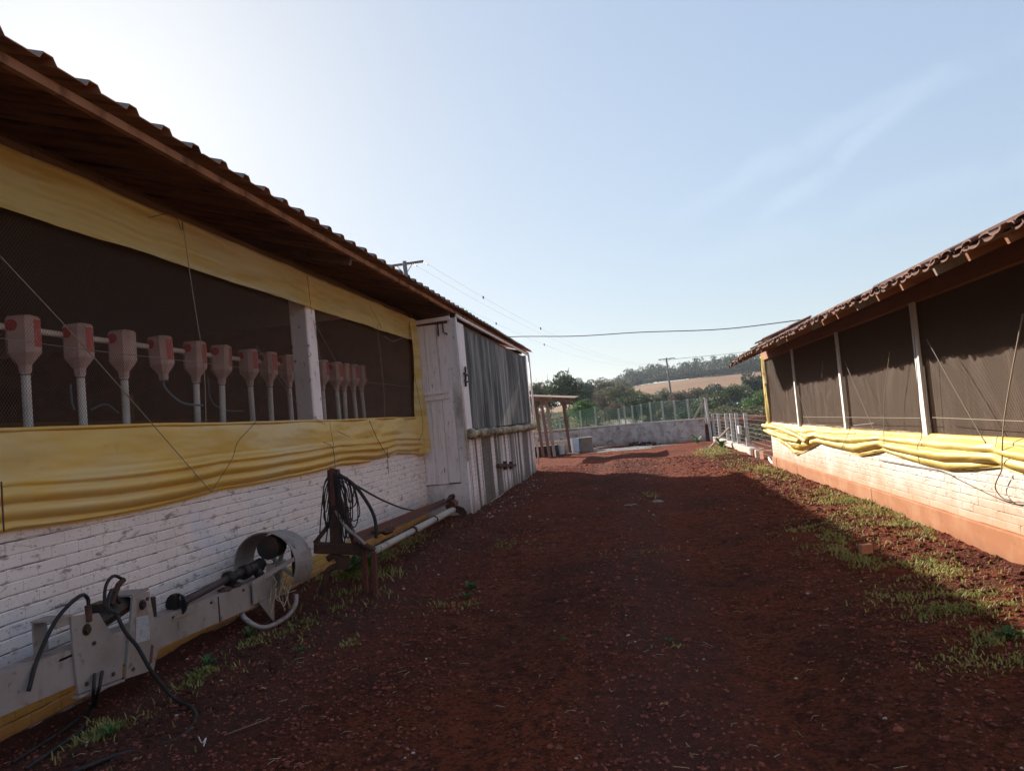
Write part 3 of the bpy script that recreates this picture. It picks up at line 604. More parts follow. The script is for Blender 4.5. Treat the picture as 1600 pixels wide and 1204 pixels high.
# yellow curtain
RY = [1, 5.0, 6.5, 6.84, 7.87, 8.3, 9.0, 9.77, 10.75, 12.0, 12.96, 14.16, 14.85, 15.9, 17.02, 17.45]
RZ = [.73, .70, .737, .765, .66, .663, .70, .745, .631, .667, .70, .50, .42, .56, .70, .80]
RT = [3.0, 6.84, 9.77, 13.0, 17.3]
def rt(u, v):
    y = 1.4+u*16.1; zt = interp(y, [1, 6.4, 9.3, 13, 16.5, 17.5], [1.02, 1.02, .99, .97, .94, .99]); zb = interp(y, RY, RZ)
    pin = max(math.exp(-((y-t)/.14)**2) for t in RT); cr_ = .5+.9*max(0, min(1, (y-12)/3.))
    z = zt+(zb-zt)*v; wv = v+.02*math.sin(y*.8)
    dg = 2.2*math.sin(y*.8+1)+2.2*cr_*fb(y*.6, 2)
    folds = .021*fold(2*math.pi*wv*2.7+dg+2*cr_*v*sag_at(y, RT))*min(1, v*3)*(1-.3*pin)+.020*cr_*fb(y*1.5+v*2, v*3-y*.4, 6)
    d = .02+.085*math.sin(math.pi*min(1, v*1.02))**.7*(1-.5*pin)
    return (2.955-d-folds, y, z)
MB().grid(rt, 460, 52).build('furled_tarpaulin', M_['tarpR'], RB, smooth=True)
b = MB(); b.tube(spline([onx(1192,664,2.9), onx(1215,668,2.85), onx(1245,680,2.84), onx(1262,690,2.86)], 6), [.035+.02*math.sin(i*.5)**2 for i in range(19)], 8)
b.tube(spline([onx(1195,672,2.88), onx(1220,682,2.84), onx(1250,690,2.84)], 6), [.03+.02*math.sin(i*.6)**2 for i in range(13)], 8); b.build('bunched_tarpaulin_end', M_['tarpR'], RB, smooth=True)
def cs(u, v):
    z = 2.42-v*1.45; return (2.93-.035*math.sin(u*3.14)+.01*math.sin(u*8+v*9), 17.14+.28*u+.05*v*(1-u)+.02*math.sin(v*8), z)
MB().grid(cs, 8, 30).build('corner_tarpaulin', M_['tarpR'], RB, smooth=True)
for P, r_ in (([(1448,530),(1530,675),(1540,690)], .005), ([(1598,490),(1570,650),(1565,735)], .006), ([(1320,565),(1365,670)], .005), ([(1390,550),(1382,620),(1381,700)], .0035),
              ([(1428,520),(1437,640),(1440,680),(1433,700),(1437,725)], .0035), ([(1248,615),(1266,665)], .0035), ([(1285,565),(1284,590)], .003), ([(1255,651),(1440,653)], .003), ([(1457,652),(1600,658)], .0035),
              ([(1334,664),(1366,661)], .004), ([(1240,558),(1243,600)], .003), ([(1318,690),(1316,700),(1330,665)], .003)):
    rope_x(P, 2.84, RB, r_)
rope_x([(1373,718),(1430,728),(1470,735),(1500,750),(1565,780),(1600,785)], 2.925, RB, .004, 'roped', 'cable')
rope_x([(1565,735),(1555,760),(1566,777),(1580,782)], 2.90, RB, .005, 'roped', 'cable')
rope_x([(1188,560),(1193,640),(1196,690)], 2.86, RB, .006, 'roped')
# ================================================================== MACHINE 1 (grey implement leaning along the wall)
mx_ = -3.16
m1 = thing('farm_implement', (mx_, 4.8, 0), 'long grey steel implement with ring guard and hoses along the white wall', 'farm implement')
def yz(y, z, x=mx_): return Vector((x, y, z))
def topz(y): return interp(y, [1.5, 3.4, 6.4], [.575, .487, .385])
def botz(y): return interp(y, [1.5, 3.4, 6.4], [.385, .295, .185])
b = MB()
b.poly([yz(1.5,botz(1.5)), yz(6.35,botz(6.35)), yz(6.35,topz(6.35)), yz(1.5,topz(1.5))], (.012,0,0))
b.beam((mx_-.06, 1.5, topz(1.5)-.005), (mx_-.06, 6.35, topz(6.35)-.005), .12, .010); b.beam((mx_-.06, 1.5, botz(1.5)+.005), (mx_-.06, 6.35, botz(6.35)+.005), .12, .010)
b.build('beam', M_['galv'], m1)
for i_ in range(3):
    y_ = 4.78+i_*.47; MB().tube([yz(y_, topz(y_)-.03, mx_+.012), yz(y_, topz(y_)-.03, mx_+.020)], .010, 6).build('rivet', M_['grease'], m1)
for y_ in (3.0, 5.35): b = MB(); b.beam(yz(y_, botz(y_)+.006, mx_+.014), yz(y_, topz(y_)-.006, mx_+.014), .012, .006, up=(1,0,0)); b.build('weld_seam', M_['rust'], m1)
b = MB(); X1 = mx_+.014
b.poly([yz(3.86,.235,X1), yz(4.22,.20,X1), yz(4.24,.34,X1), yz(4.18,.45,X1), yz(4.10,.56,X1), yz(4.06,.625,X1), yz(3.84,.665,X1), yz(3.84,.50,X1)], (.012,0,0))
b.beam((mx_+.02, 3.80, .665), (mx_-.14, 3.80, .665), .12, .010); b.box(mx_-.15, 3.76, .46, mx_-.14, 3.86, .66); b.box(mx_-.15, 3.75, .445, mx_+.012, 3.86, .457); b.box(mx_-.005, 3.745, .62, mx_+.014, 3.85, .665)
b.beam((mx_+.02, 3.84, .225), (mx_+.02, 4.22, .188), .05, .012)
b.build('motor_bracket', M_['galv'], m1)
b = MB(); b.poly([yz(4.25,.185,X1), yz(4.52,.15,X1), yz(4.60,.30,X1), yz(4.56,.45,X1), yz(4.53,.64,X1), yz(4.37,.66,X1), yz(4.31,.42,X1)], (.014,0,0))
b.beam((mx_+.03, 4.44, .655), (mx_-.14, 4.44, .655), .17, .012); b.build('bearing_bracket', M_['galv'], m1)
MB().poly([yz(4.475,.20,X1+.0155), yz(4.505,.20,X1+.0155), yz(4.53,.30,X1+.0155), yz(4.51,.31,X1+.0155)], (.002,0,0)).build('rust_patch', M_['rustred'], m1)
MB().poly([yz(4.36,.36,X1+.0155), yz(4.50,.345,X1+.0155), yz(4.50,.50,X1+.0155), yz(4.38,.515,X1+.0155)], (.002,0,0)).build('sticker', M_['paper'], m1)
for y, z in ((3.92, .27), (4.14, .25), (4.32, .22), (4.47, .20), (4.50, .60), (4.0, .47)): MB().tube([yz(y,z,X1+.012), yz(y,z,X1+.022)], .012, 6).build('bolt', M_['rust'], m1)
for y, z in ((3.95, .56), (4.45, .575)):
    b = MB(); b.tube([yz(y,z,X1+.012), yz(y,z,X1+.03)], .022, 6); b.tube([yz(y,z,X1+.012), yz(y,z,X1+.018)], .032, 12); b.build('bolt', M_['grease'], m1)
b = MB(); b.tube([yz(4.08,.55,mx_-.05), yz(4.40,.60,mx_-.05)], .055, 12); b.tube([yz(4.02,.54,mx_-.05), yz(4.09,.55,mx_-.05)], .065, 8); b.box(mx_-.10, 4.13, .58, mx_-.02, 4.24, .66)
b.build('hydraulic_motor', M_['grease'], m1)
b = MB(); b.tube([yz(4.06,.40,mx_-.02), yz(4.20,.30,mx_-.02), yz(4.26,.42,mx_-.02)], .022, 6); b.build('lever', M_['grease'], m1)
def hose(pts, r, parent, m='rubber', name='hose'): MB().tube(spline(pts, 8), r, 7).build(name, M_[m], parent, smooth=True)
hose([yz(3.97,.64,mx_+.03), yz(3.97,.73,mx_+.03), yz(3.88,.76,mx_+.05), yz(3.72,.68,mx_+.04), yz(3.60,.52,mx_+.02), yz(3.50,.38,mx_+.04)], .011, m1)
MB().tube([yz(3.97,.60,mx_+.03), yz(3.97,.69,mx_+.03)], .018, 8).build('hose_fitting', M_['rust'], m1); b = MB(); b.tube([yz(4.20,.64,mx_), yz(4.28,.74,mx_), yz(4.33,.76,mx_)], .017, 8); b.build('hose_fitting', M_['rust'], m1)
hose([yz(4.33,.76,mx_), yz(4.24,.80,mx_), yz(4.14,.76,mx_+.02), yz(4.11,.66,mx_+.03), yz(4.12,.60,mx_+.05)], .010, m1)
hose([yz(4.28,.63,mx_), yz(4.22,.72,mx_), yz(4.12,.64,mx_+.04), yz(4.16,.59,mx_+.08)], .012, m1)
hose([yz(4.15,.62,mx_+.06), onx(195,985,-3.05), onx(215,1010,-3.0), onx(235,1045,-2.95), onx(262,1080,-2.90), onz(280,1095,.02), onz(300,1105,.02), onz(305,1125,.02), onz(285,1150,.02), onz(240,1165,.02), onz(180,1180,.02), onz(90,1215,.02)], .012, m1)
hose([onx(148,1052,-3.12), onx(146,1080,-3.1), onz(142,1105,.02), onz(105,1135,.02), onz(60,1165,.02), onz(20,1190,.02)], .010, m1)
hose([onx(160,1048,-3.12), onx(154,1078,-3.1), onz(146,1105,.02), onz(125,1140,.02), onz(85,1170,.02), onz(40,1200,.02)], .010, m1)
b = MB(); b.tube([yz(4.86,.47,mx_-.02), yz(4.90,.472,mx_-.02)], .055, 14)
for k in range(14):
    a = k*2*math.pi/14; c_, s_ = math.cos(a), math.sin(a); b.beam((mx_-.02+.05*c_, 4.88, .471+.05*s_), (mx_-.02+.078*c_, 4.88, .471+.078*s_), .03, .014, up=(0,1,0))
b.tube([yz(4.92,.472,mx_-.02), yz(4.95,.474,mx_-.02)], .05, 10); b.build('sprocket', M_['grease'], m1)
b = MB(); b.box(mx_-.09, 4.62, .42, mx_-.02, 4.66, .58); b.box(mx_-.02, 4.84, .40, mx_+.0, 4.90, .545); b.beam((mx_-.05, 4.58, .44), (mx_-.05, 4.98, .425), .10, .03); b.build('chain_bracket', M_['grease'], m1)
b = MB(); b.poly([yz(4.76,.40,mx_+.012), yz(4.98,.385,mx_+.012), yz(4.94,.45,mx_+.012), yz(4.90,.53,mx_+.012), yz(4.87,.53,mx_+.012), yz(4.86,.44,mx_+.012)], (.01,0,0)); b.build('guard_tab', M_['galv'], m1)
MB().tube([yz(4.95,.472,mx_-.02), yz(5.60,.505,mx_-.02)], .028, 10).build('shaft', M_['shaftm'], m1, smooth=True)
b = MB(); b.tube([yz(5.56,.50,mx_-.02), yz(5.60,.50,mx_-.02)], .058, 12); b.tube([yz(5.60,.50,mx_-.02), yz(5.80,.505,mx_-.02)], .038, 12); b.tube([yz(5.80,.50,mx_-.02), yz(5.86,.50,mx_-.02)], .060, 12); b.tube([yz(5.86,.49,mx_-.03), yz(6.12,.51,mx_-.03)], .05, 10); b.lump((mx_-.02, 6.10, .50), .07, random.Random(3), .8); b.lump((mx_, 6.0, .45), .06, random.Random(4), .8)
b.build('bearing_housing', M_['grease'], m1, smooth=True)
b = MB(); b.lump((mx_-.03, 5.52, topz(5.5)+.012), .06, random.Random(5), .35); b.lump((mx_-.03, 5.70, topz(5.6)+.012), .07, random.Random(6), .3); b.build('mud_lump', M_['rust'], m1)
# ring guard
RC = Vector((-3.21, 6.22, .475)); RR = .285; RLn = .34; n = 40; b = MB(); vs = []; gapa = (R(-62), R(-38))
angs = [R(a) for a in np.linspace(-40, 292, n+1)]
for (dy, rad) in ((0, RR), (RLn, RR), (RLn, RR-.008), (0, RR-.008)):
    for a in angs: vs.append((RC.x+rad*math.cos(a), RC.y+dy, RC.z-dy*.09+rad*math.sin(a)))
q = n+1; fs = []
for k in range(n):
    for l0, l1 in ((0,1),(1,2),(2,3),(3,0)): fs.append((l0*q+k, l0*q+k+1, l1*q+k+1, l1*q+k))
fs += [(0, q, 2*q, 3*q), (n, 3*q+n, 2*q+n, q+n)]
b.add(vs, fs); rg = b.build('ring_guard', M_['galv'], m1, smooth=False)
b = MB(); b.tube([(RC.x+.05, RC.y-.02, RC.z+.15), (RC.x+.05, RC.y+.14, RC.z+.15)], .100, 18); b.tube([(RC.x+.02, RC.y+.02, RC.z+.13), (RC.x+.02, RC.y+.06, RC.z+.13)], .05, 12); b.build('pulley', M_['grease'], m1, smooth=False)
b = MB(); b.tube([(RC.x, RC.y+.1, RC.z-.05), (RC.x, RC.y+.34, RC.z-.05)], .045, 10)
for k in range(7):
    a = k*2*math.pi/7+.3; c_, s_ = math.cos(a), math.sin(a); b.beam((RC.x+.03*c_, RC.y+.26, RC.z-.05+.03*s_), (RC.x+.20*c_, RC.y+.24, RC.z-.05+.19*s_), .012, .05, up=(.3,1,0))
b.build('fan_blades', M_['cream'], m1)
MB().beam(onx(393,912,-2.99), onx(484,858,-2.93), .03, .02, up=(1,0,0)).build('guard_strap', M_['galv'], m1)
MB().beam((RC.x+.24, RC.y+.06, RC.z+.13), (RC.x+.24, RC.y+.06, RC.z-.12), .03, .03, up=(0,1,0)).build('guard_post', M_['grease'], m1)
MB().poly([onx(393,910,-3.13), onx(426,892,-3.13), onx(426,930,-3.13), onx(395,944,-3.13)], (.01,0,0)).build('side_plate', M_['galv'], m1)
MB().poly([onx(404,942,-3.115), onx(427,928,-3.115), onx(427,972,-3.115)], (.01,0,0)).build('leg_plate', M_['galv'], m1)
MB().tube(spline([onx(463,928,-3.0), onx(461,945,-3.0), onx(447,964,-3.02), onx(413,980,-3.05), onx(385,968,-3.15), onx(377,952,-3.2), onx(384,940,-3.2)], 8), .021, 8).build('skid_foot', M_['galv'], m1, smooth=True)
rr = random.Random(5); b = MB()
for k in range(16):
    p = onx(430+rr.uniform(-8,22), 905+rr.uniform(-15,15), -3.05+rr.uniform(-.05,.05)); b.tube(spline([p, p+Vector((rr.uniform(-.04,.04), rr.uniform(-.05,.05), -.08)), p+Vector((rr.uniform(-.05,.05), rr.uniform(-.08,.08), rr.uniform(-.2,-.12)))], 4), .004, 4)
b.build('tangled_twine', M_['straw'], m1)
# ================================================================== MACHINE 2 (rusty hitch with cables)
m2 = thing('rusty_auger_frame', (-3.0, 7.0, 0), 'rusty steel stand draped in black cables with long pipe lying behind it', 'farm implement')
Y2 = 7.0
b = MB(); b.beam(ony(521,733,Y2), ony(526,850,Y2), .10, .07, up=(0,1,0)); b.build('post', M_['rust'], m2)
b = MB(); b.beam(ony(519,731,Y2-.05), ony(521,790,Y2-.05), .05, .012, up=(0,1,0)); b.build('post_face', M_['rustred'], m2)
b = MB(); b.beam(ony(528,775,Y2), ony(556,850,Y2), .05, .05, up=(0,1,0)); b.beam(ony(520,812,Y2), ony(492,848,Y2), .035, .035, up=(0,1,0)); b.beam(ony(516,772,Y2), ony(519,845,Y2), .03, .03, up=(0,1,0)); b.build('brace', M_['rust'], m2)
MB().beam(ony(493,855,Y2), ony(574,858,Y2), .09, .10, bev=.008).build('cross_beam', M_['rust'], m2)
for u, v in ((572, 932), (587, 937)):
    g_ = onz(u, v, 0); MB().beam(ony(u-3, 862, g_.y), (g_.x, g_.y, -.02), .045, .045, up=(0,1,0), bev=.006).build('leg', M_['rustred'], m2)
MB().tube(spline([ony(512,873,Y2), ony(522,868,Y2), ony(531,872,Y2), ony(528,882,Y2), ony(514,890,Y2), ony(508,905,Y2), ony(503,930,Y2)], 5), .03, 8).build('hook_leg', M_['rust'], m2)
MB().beam(ony(535,868,Y2), ony(536,888,Y2), .12, .05, up=(0,1,0)).build('plate', M_['rust'], m2)
far = Vector((-3.12, 12.45, .27)); far2 = Vector((-3.02, 12.35, .16))
b = MB(); p0 = ony(560,846,6.95)
b.beam(p0, far, .09, .012); b.beam(p0+Vector((-.045,0,.035)), far+Vector((-.045,0,.035)), .012, .08); b.build('channel', M_['rustred'], m2)
b = MB(); p1 = ony(586,860,6.85)
b.tube([p1, p1.lerp(far2, .35)], .034, 10); b.build('pipe', M_['cream'], m2, smooth=True)
MB().tube([p1.lerp(far2, .355), p1.lerp(far2, .64)], .044, 10).build('pipe', M_['cream'], m2, smooth=True)
MB().tube([p1.lerp(far2, .645), far2], .050, 10).build('pipe', M_['cream'], m2, smooth=True)
b = MB()
for t in (.35, .64): q_ = p1.lerp(far2, t); d_ = (far2-p1).normalized(); b.tube([q_-d_*.02, q_+d_*.02], .056, 10)
b.tube([p0+Vector((.03,0,-.03)), p0.lerp(p1, .5), p1], .03, 8); b.build('pipe_collar', M_['rust'], m2)
b = MB(); c0 = p0.lerp(far, .10); b.tube([c0+Vector((0,0,.03)), c0+Vector((.12,.3,.02))], .02, 6); b.lump(c0+Vector((.08,.2,0)), .07, random.Random(1), .6); b.build('clamp', M_['rust'], m2)
# screw end with two blades
hub = Vector((-3.05, 12.55, .24)); b = MB(); b.tube([hub-Vector((0,.25,0)), hub+Vector((0,.12,0))], [.085, .055], 10); b.build('hub', M_['rustred'], m2)
def blade(pts): return MB().poly([ony(u, v, 12.62) for u, v in pts], (.0, .025, 0))
blade([(695,788),(698,779),(702,773),(709,771),(711,775),(709,784),(713,791),(704,795)]).build('blade', M_['rust'], m2)
blade([(708,788),(716,790),(724,793),(729,800),(729,806),(722,807),(717,802),(709,799)]).build('blade', M_['rust'], m2)
hose([ony(520,790,Y2), ony(540,822,Y2-.08), ony(562,842,Y2-.1), ony(582,862,Y2-.1)], .017, m2, 'galv')
hose([ony(528,740,Y2), ony(553,757,Y2), ony(572,782,Y2), ony(584,805,Y2), ony(588,828,Y2), ony(587,840,Y2)], .017, m2)
hose([ony(530,742,Y2), ony(553,756,7.2), ony(600,782,8.6), ony(640,796,10), ony(672,795,11), ony(705,776,12.4)], .011, m2, name='cable')
rr = random.Random(21)
for k in range(17):
    L_ = k % 3 == 0; u0 = 524+rr.uniform(-3,4); v0 = 742+rr.uniform(-4,4)
    du = (-rr.uniform(8,20) if L_ else rr.uniform(10,32)); bot = rr.uniform(775,850) if not L_ else rr.uniform(790,855)
    yo = Y2+rr.uniform(-.09,.09)
    hose([ony(u0,v0,yo), ony(u0+du*.7, v0+rr.uniform(6,16), yo), ony(u0+du, (v0+bot)/2-5, yo), ony(u0+du*1.05+rr.uniform(-4,4), bot-8, yo), ony(u0+du*.75, bot, yo), ony(u0+du*.45+rr.uniform(-3,3), (v0+bot)/2, yo), ony(u0+rr.uniform(-2,2), v0+3, yo)], .0055, m2, name='cable')
# ================================================================== FAR END OF THE YARD
b = MB(); fw = thing('rubble_wall', (0, 34, 0), 'low limewashed masonry wall closing the far end of the yard', 'wall')
P = [(-14, 38.0), (-4.4, 36.5), (.3, 34.5), (2.95, 31.6)]
for i in range(3):
    (xa, ya), (xb, yb) = P[i], P[i+1]; n = max(2, int(math.dist(P[i], P[i+1])/.15)); d = Vector((xb-xa, yb-ya, 0)).normalized(); nn_ = Vector((d.y, -d.x, 0))
    def f(u, v, xa=xa, ya=ya, xb=xb, yb=yb, nn_=nn_):
        x = xa+(xb-xa)*u; y = ya+(yb-ya)*u; o = .03*fb(x*2, v*3, 1); top = .90+.025*fb(x*1.1, y*1.1)
        if v <= .5: return (x+nn_.x*(.12+o), y+nn_.y*(.12+o), -.1+(top+.1)*v*2)
        return (x-nn_.x*.12*(v-.75)*4*.5+nn_.x*.12*(1-(v-.5)*4*.5*1.0), y+nn_.y*.12*(1-(v-.5)*4), top)
    b.grid(f, n, 12)
b.build('masonry', M_['stonewall'], fw, smooth=True)
b = MB()
for i in range(3):
    (xa, ya), (xb, yb) = P[i], P[i+1]; b.beam((xa, ya, .93), (xb, yb, .93), .28, .05)
b.build('coping', M_['coping'], fw)
gf = thing('green_wire_fence', (0, 35.5, .85), 'green wire fence on thin concrete posts standing behind the low masonry wall', 'fence')
FY = lambda x: wall_y(x)+.45
posts = []
for u, vt in ((846,645),(873,643),(906,641),(929,635),(966,638),(975,634),(987,633),(1001,631),(1015,628),(1034,626),(1053,625),(1074,623),(1100,620)):
    p = ony(u, vt, 35.); 
    for _ in range(4): p = ony(u, vt, FY(p.x))
    lean = .06 if u != 966 else -.12
    MB().beam((p.x+lean*0, p.y, .7), (p.x, p.y, p.z), .075, .06, up=(0,1,0)).build('post', M_['conc'], gf); posts.append(p)
b = MB()
for a, c in zip(posts, posts[1:]):
    for k in range(9):
        z0_, z1_ = a.z-.04-k*.095, c.z-.04-k*.095
        b.tube([(a.x, a.y-.04, z0_), ((a.x+c.x)/2, (a.y+c.y)/2-.04, (z0_+z1_)/2-.01), (c.x, c.y-.04, z1_)], .0075, 3, False)
    n = int((c-a).length/.10)
    for k in range(n):
        q_ = a.lerp(c, k/n); b.tube([(q_.x, q_.y-.045, .85), (q_.x, q_.y-.045, q_.z-.03)], .0055, 3, False)
b.build('fence_mesh', M_['greenwire'], gf, kind='stuff')
pl = posts[-1]
MB().beam((pl.x, pl.y, pl.z-.1), (pl.x-.55, pl.y, .85), .07, .06, up=(0,1,0)).build('brace', M_['woodgrey'], gf)
MB().beam((pl.x-.02, pl.y+.1, pl.z-.15), (pl.x-.22, pl.y+.1, .85), .05, .05, up=(0,1,0)).build('brace', M_['woodgrey'], gf)
# wire fence on the right
rf = thing('wire_fence', (3.15, 25, 0), 'short wire fence on squared concrete posts between masonry wall and tiled barn', 'fence')
pp = []
for u, v in ((1113,646),(1122,646),(1134,645),(1142,645),(1150,645),(1164,645)):
    p = onx(u, v, 3.2); MB().beam((p.x, p.y, -.05), (p.x+.0, p.y, p.z), .10, .10, up=(0,1,0), bev=.008).build('post', M_['conc'], rf); pp.append(p)
MB().beam((3.05, 31.3, 0), (2.98, 31.3, 1.75), .09, .09, up=(0,1,0)).build('end_post', M_['conc'], rf)
b = MB(); ends = [Vector((3.03, 31.3, 1.15))]+pp+[Vector((3.1, 17.6, 1.16))]
for a, c in zip(ends, ends[1:]):
    for k in range(9):
        z0_ = 1.1-k*.115; b.tube([(a.x-.055, a.y, z0_), (c.x-.055, c.y, z0_-.0)], .0035, 3, False)
    n = max(1, int((c-a).length/.22))
    for k in range(n): q_ = a.lerp(c, k/n); b.tube([(q_.x-.06, q_.y, .1), (q_.x-.06, q_.y, 1.12)], .0022, 3, False)
b.build('fence_wire', M_['wirepale'], rf, kind='stuff')
MB().beam(onx(1140,667,3.0), onz(1108,700,.02), .05, .05).build('brace', M_['woodgrey'], rf)
MB().beam((3.18, 31.2, .08), (3.18, 20.6, .08), .2, .24, bev=.02).build('base_kerb', M_['coping'], rf)
MB().box(2.98, 22.6, .58, 3.06, 22.85, .80).build('tag', M_['bucket'], rf)
for (u, v, a, lb) in ((1170,707,.2,'orange terracotta block at the near end of the fence kerb, farthest of three'), (1184,714,-.1,'orange terracotta block lying between two others near the barn corner'), (1198,718,.3,'darker terracotta block nearest the barn corner beside the hose')):
    p = onz(u, v, 0)+Vector((.05, .15, 0)); b = MB(); c_ = Vector((p.x, p.y, .12)); d_ = Vector((math.cos(a), math.sin(a), 0))*.15
    b.beam(c_-d_, c_+d_, .2, .2, bev=.012); o = b.build('terracotta_block', M_['block'], None, org=(p.x, p.y, .02), label=lb, cat='block', group='terracotta blocks by the barn corner')
b = MB(); b.tube(spline([onz(1200,712,.05), onz(1206,722,.06), onz(1222,728,.08), onz(1238,732,.10)], 8), .028, 8); b.build('garden_hose', M_['pvc'], None, smooth=True, label='pale hose end lying at the far corner of the tiled barn', cat='hose')
# lean-to
sh = thing('lean_to', (-3.2, 30, 0), 'small open lean-to of reddish posts with dark roof beyond the left barn', 'shed')
MB().beam((-5.4, 29.4, 2.52), (-2.15, 29.4, 2.10), .05, .09).build('front_beam', M_['red'], sh)
b = MB(); b.poly([(-5.4,29.2,2.60), (-2.05,29.2,2.17), (-2.05,32.5,2.30), (-5.4,32.5,2.72)], (0,0,.03)); b.build('roof', M_['woodd'], sh)
for u, v, y in ((848,700,30.5),(858,706,29.5),(866,706,30.2),(890,690,31.5)):
    p = ony(u, v, y); MB().beam((p.x, y, 0), (p.x-.12, y, 2.2), .11, .10, up=(0,1,0)).build('post', M_['red' if u != 866 else 'woodgrey'], sh)
MB().beam((-4.6, 31.5, .95), (-2.2, 31.6, .95), .05, .08).build('rail', M_['woodgrey'], sh)
MB().box(-5.2, 32.0, 0, -2.6, 32.15, .55).build('half_wall', M_['coping'], sh)
b = MB(); b.box(-4.5, 30.7, .0, -3.05, 31.5, .42); b.build('dark_opening_box', M_['char'], sh)  # solid black box drawn for the dark opening under the lean-to roof
def pail(u, v, r0, r1, h, m, lb, name, cat, Y=32.4):
    p = ony(u, v, Y); b = MB(); n = 18; vs = []
    for (rr_, z) in ((r0, 0), (r1, h), (r1+.012, h), (r1+.012, h-.02), (r1-.008, h), (r0-.008, .02)):
        vs += [(p.x+rr_*math.cos(2*math.pi*k/n), p.y+rr_*math.sin(2*math.pi*k/n), z) for k in range(n)]
    fs = [(i*n+k, i*n+(k+1) % n, (i+1)*n+(k+1) % n, (i+1)*n+k) for i in range(5) for k in range(n)]+[tuple(range(n))[::-1], tuple(range(5*n, 6*n))]
    b.add(vs, fs); return b.build(name, M_[m], None, org=(p.x, p.y, 0), smooth=False, label=lb, cat=cat)
pail(877, 707, .13, .16, .38, 'bucket', 'small white bucket standing on the ground in front of the lean-to', 'bucket', 'bucket', 31.6)
pail(867, 700, .10, .13, .36, 'bucket', 'narrow whitish pail leaning behind the small white bucket', 'bucket', 'bucket')
pail(898, 700, .19, .20, .58, 'drum', 'pale blue plastic drum between white bucket and brown bin', 'drum', 'drum')
b = MB(); p = onz(915, 704, 0); b.box(p.x-.32, p.y-.2, 0, p.x+.30, p.y+.3, .52); b.box(p.x-.35, p.y-.23, .521, p.x+.33, p.y+.33, .57); b.build('lidded_bin', M_['crate'], None, org=(p.x, p.y, 0), label='square grey-brown lidded bin at the left end of the masonry wall', cat='bin')
b = MB(); b.beam(onz(897,705,.03), ony(880,690,32.5), .04, .05); b.build('leaning_stick', M_['char'], None, label='dark stick leaning between white bucket and blue drum', cat='stick')
# burnt rubbish heap + ash
rr = random.Random(31); b = MB()
for k in range(46):
    t = rr.random(); p = onz(965+t*52+rr.uniform(-6,6), 693+rr.uniform(-4,4), 0); b.lump((p.x, p.y, .04+.07*rr.random()), rr.uniform(.05,.16), rr, .6)
b.build('burnt_rubbish', M_['char'], None, kind='stuff', label='blackened heap of burnt rubbish smouldering at the foot of the masonry wall', cat='rubbish heap')
c0 = onz(975, 700, 0); b = MB()
def ashf(u, v):
    a = u*2*math.pi; rad = v*(1+.25*math.sin(a*3)+.15*math.sin(a*5+1)); x = c0.x+rad*1.9*math.cos(a); y = c0.y+rad*1.5*math.sin(a); return (x, y, near(x, y)+.012*(1-v)+.004)
b.grid(ashf, 40, 6); b.build('ash_patch', M_['ash'], None, kind='stuff', label='grey ash spread on the red earth', cat='ash')
for (u, v, l, a, lb) in ((955,697,1.3,.1,'pale board lying flat in the ash below the masonry wall'), (938,699,.6,.5,'short pale plank lying beside the lidded bin'), (895,708,.5,-.2,'small scrap board in front of the blue drum')):
    p = onz(u, v, .05); d_ = Vector((math.cos(a), math.sin(a), 0))*l/2
    MB().beam(p-d_, p+d_, .16, .03).build('board', M_['woodgrey'], None, org=p, label=lb, cat='board', group='boards lying at the far end of the yard')
# ------------------------------------------------------------------ cable, poles and wires
pA = Vector((-3.4, 22, 3.86)); q1 = ony(800,526,22); q2 = ony(1000,519,20); q3 = ony(1265,498,17.6)
b = MB(); b.tube(spline([q1+Vector((-1.6,0,.05)), q1, ony(900,525,21), q2, ony(1130,514,19), q3], 8), .011, 5); b.build('overhead_cable', M_['rubber'], None, label='black cable slung across the yard between the two barn roofs', cat='cable')
b = MB(); b.beam((q3.x, q3.y, roofz(q3.x)), (q3.x, q3.y, q3.z+.03), .04, .04, up=(0,1,0)); b.build('cable_bracket', M_['woodd'], RB)
def pole(base, top, arm, adir, lb, armz=-.15, r=.13):
    t = thing('utility_pole', base, lb, 'utility pole', 'utility poles'); base = Vector(base); top = Vector(top)
    MB().tube([base, top], [r*1.25, r*.85], 10).build('mast', M_['polew'], t, smooth=True)
    ad = Vector(adir).normalized(); c = top+Vector((0,0,armz))
    MB().beam(c-ad*arm, c+ad*arm, .10, .12).build('crossarm', M_['polew'], t)
    b = MB(); b.beam(c-ad*arm*.45, c+Vector((0,0,-.6)), .03, .03); b.beam(c+ad*arm*.45, c+Vector((0,0,-.6)), .03, .03); b.build('arm_brace', M_['polew'], t)
    tips = []
    for s in (-.95, .35, .95):
        p = c+ad*arm*s; q = p+Vector((.25, .25, -.15)); b = MB()
        for k in range(4): b.tube([p.lerp(q, k/4+.02), p.lerp(q, k/4+.16)], .06, 8)
        b.build('insulator', M_['insul'], t); tips.append(q)
    return tips
t1 = pole((-10.9, 40, .5), tuple(ony(632,411,40)+Vector((0,0,.1))), 1.05, (1,0,.02), 'grey utility pole with timber crossarm rising behind the corrugated barn roof')
p2 = ony(1041,559,130); t2 = pole((p2.x+.3, 130, -2), tuple(p2), 1.3, (1,0,0), 'distant utility pole standing in front of the tan field', r=.16)
b = MB(); b.tube([(p2.x-.5,129.7,p2.z-3.6), (p2.x+.25,129.7,p2.z-3.6)], .2, 8)
for a, c in zip(t1, t2): b.v += []; MB
w3 = thing('power_lines', (0, 80, 5), 'thin power lines sagging from the near utility pole to the distant one', 'power line')
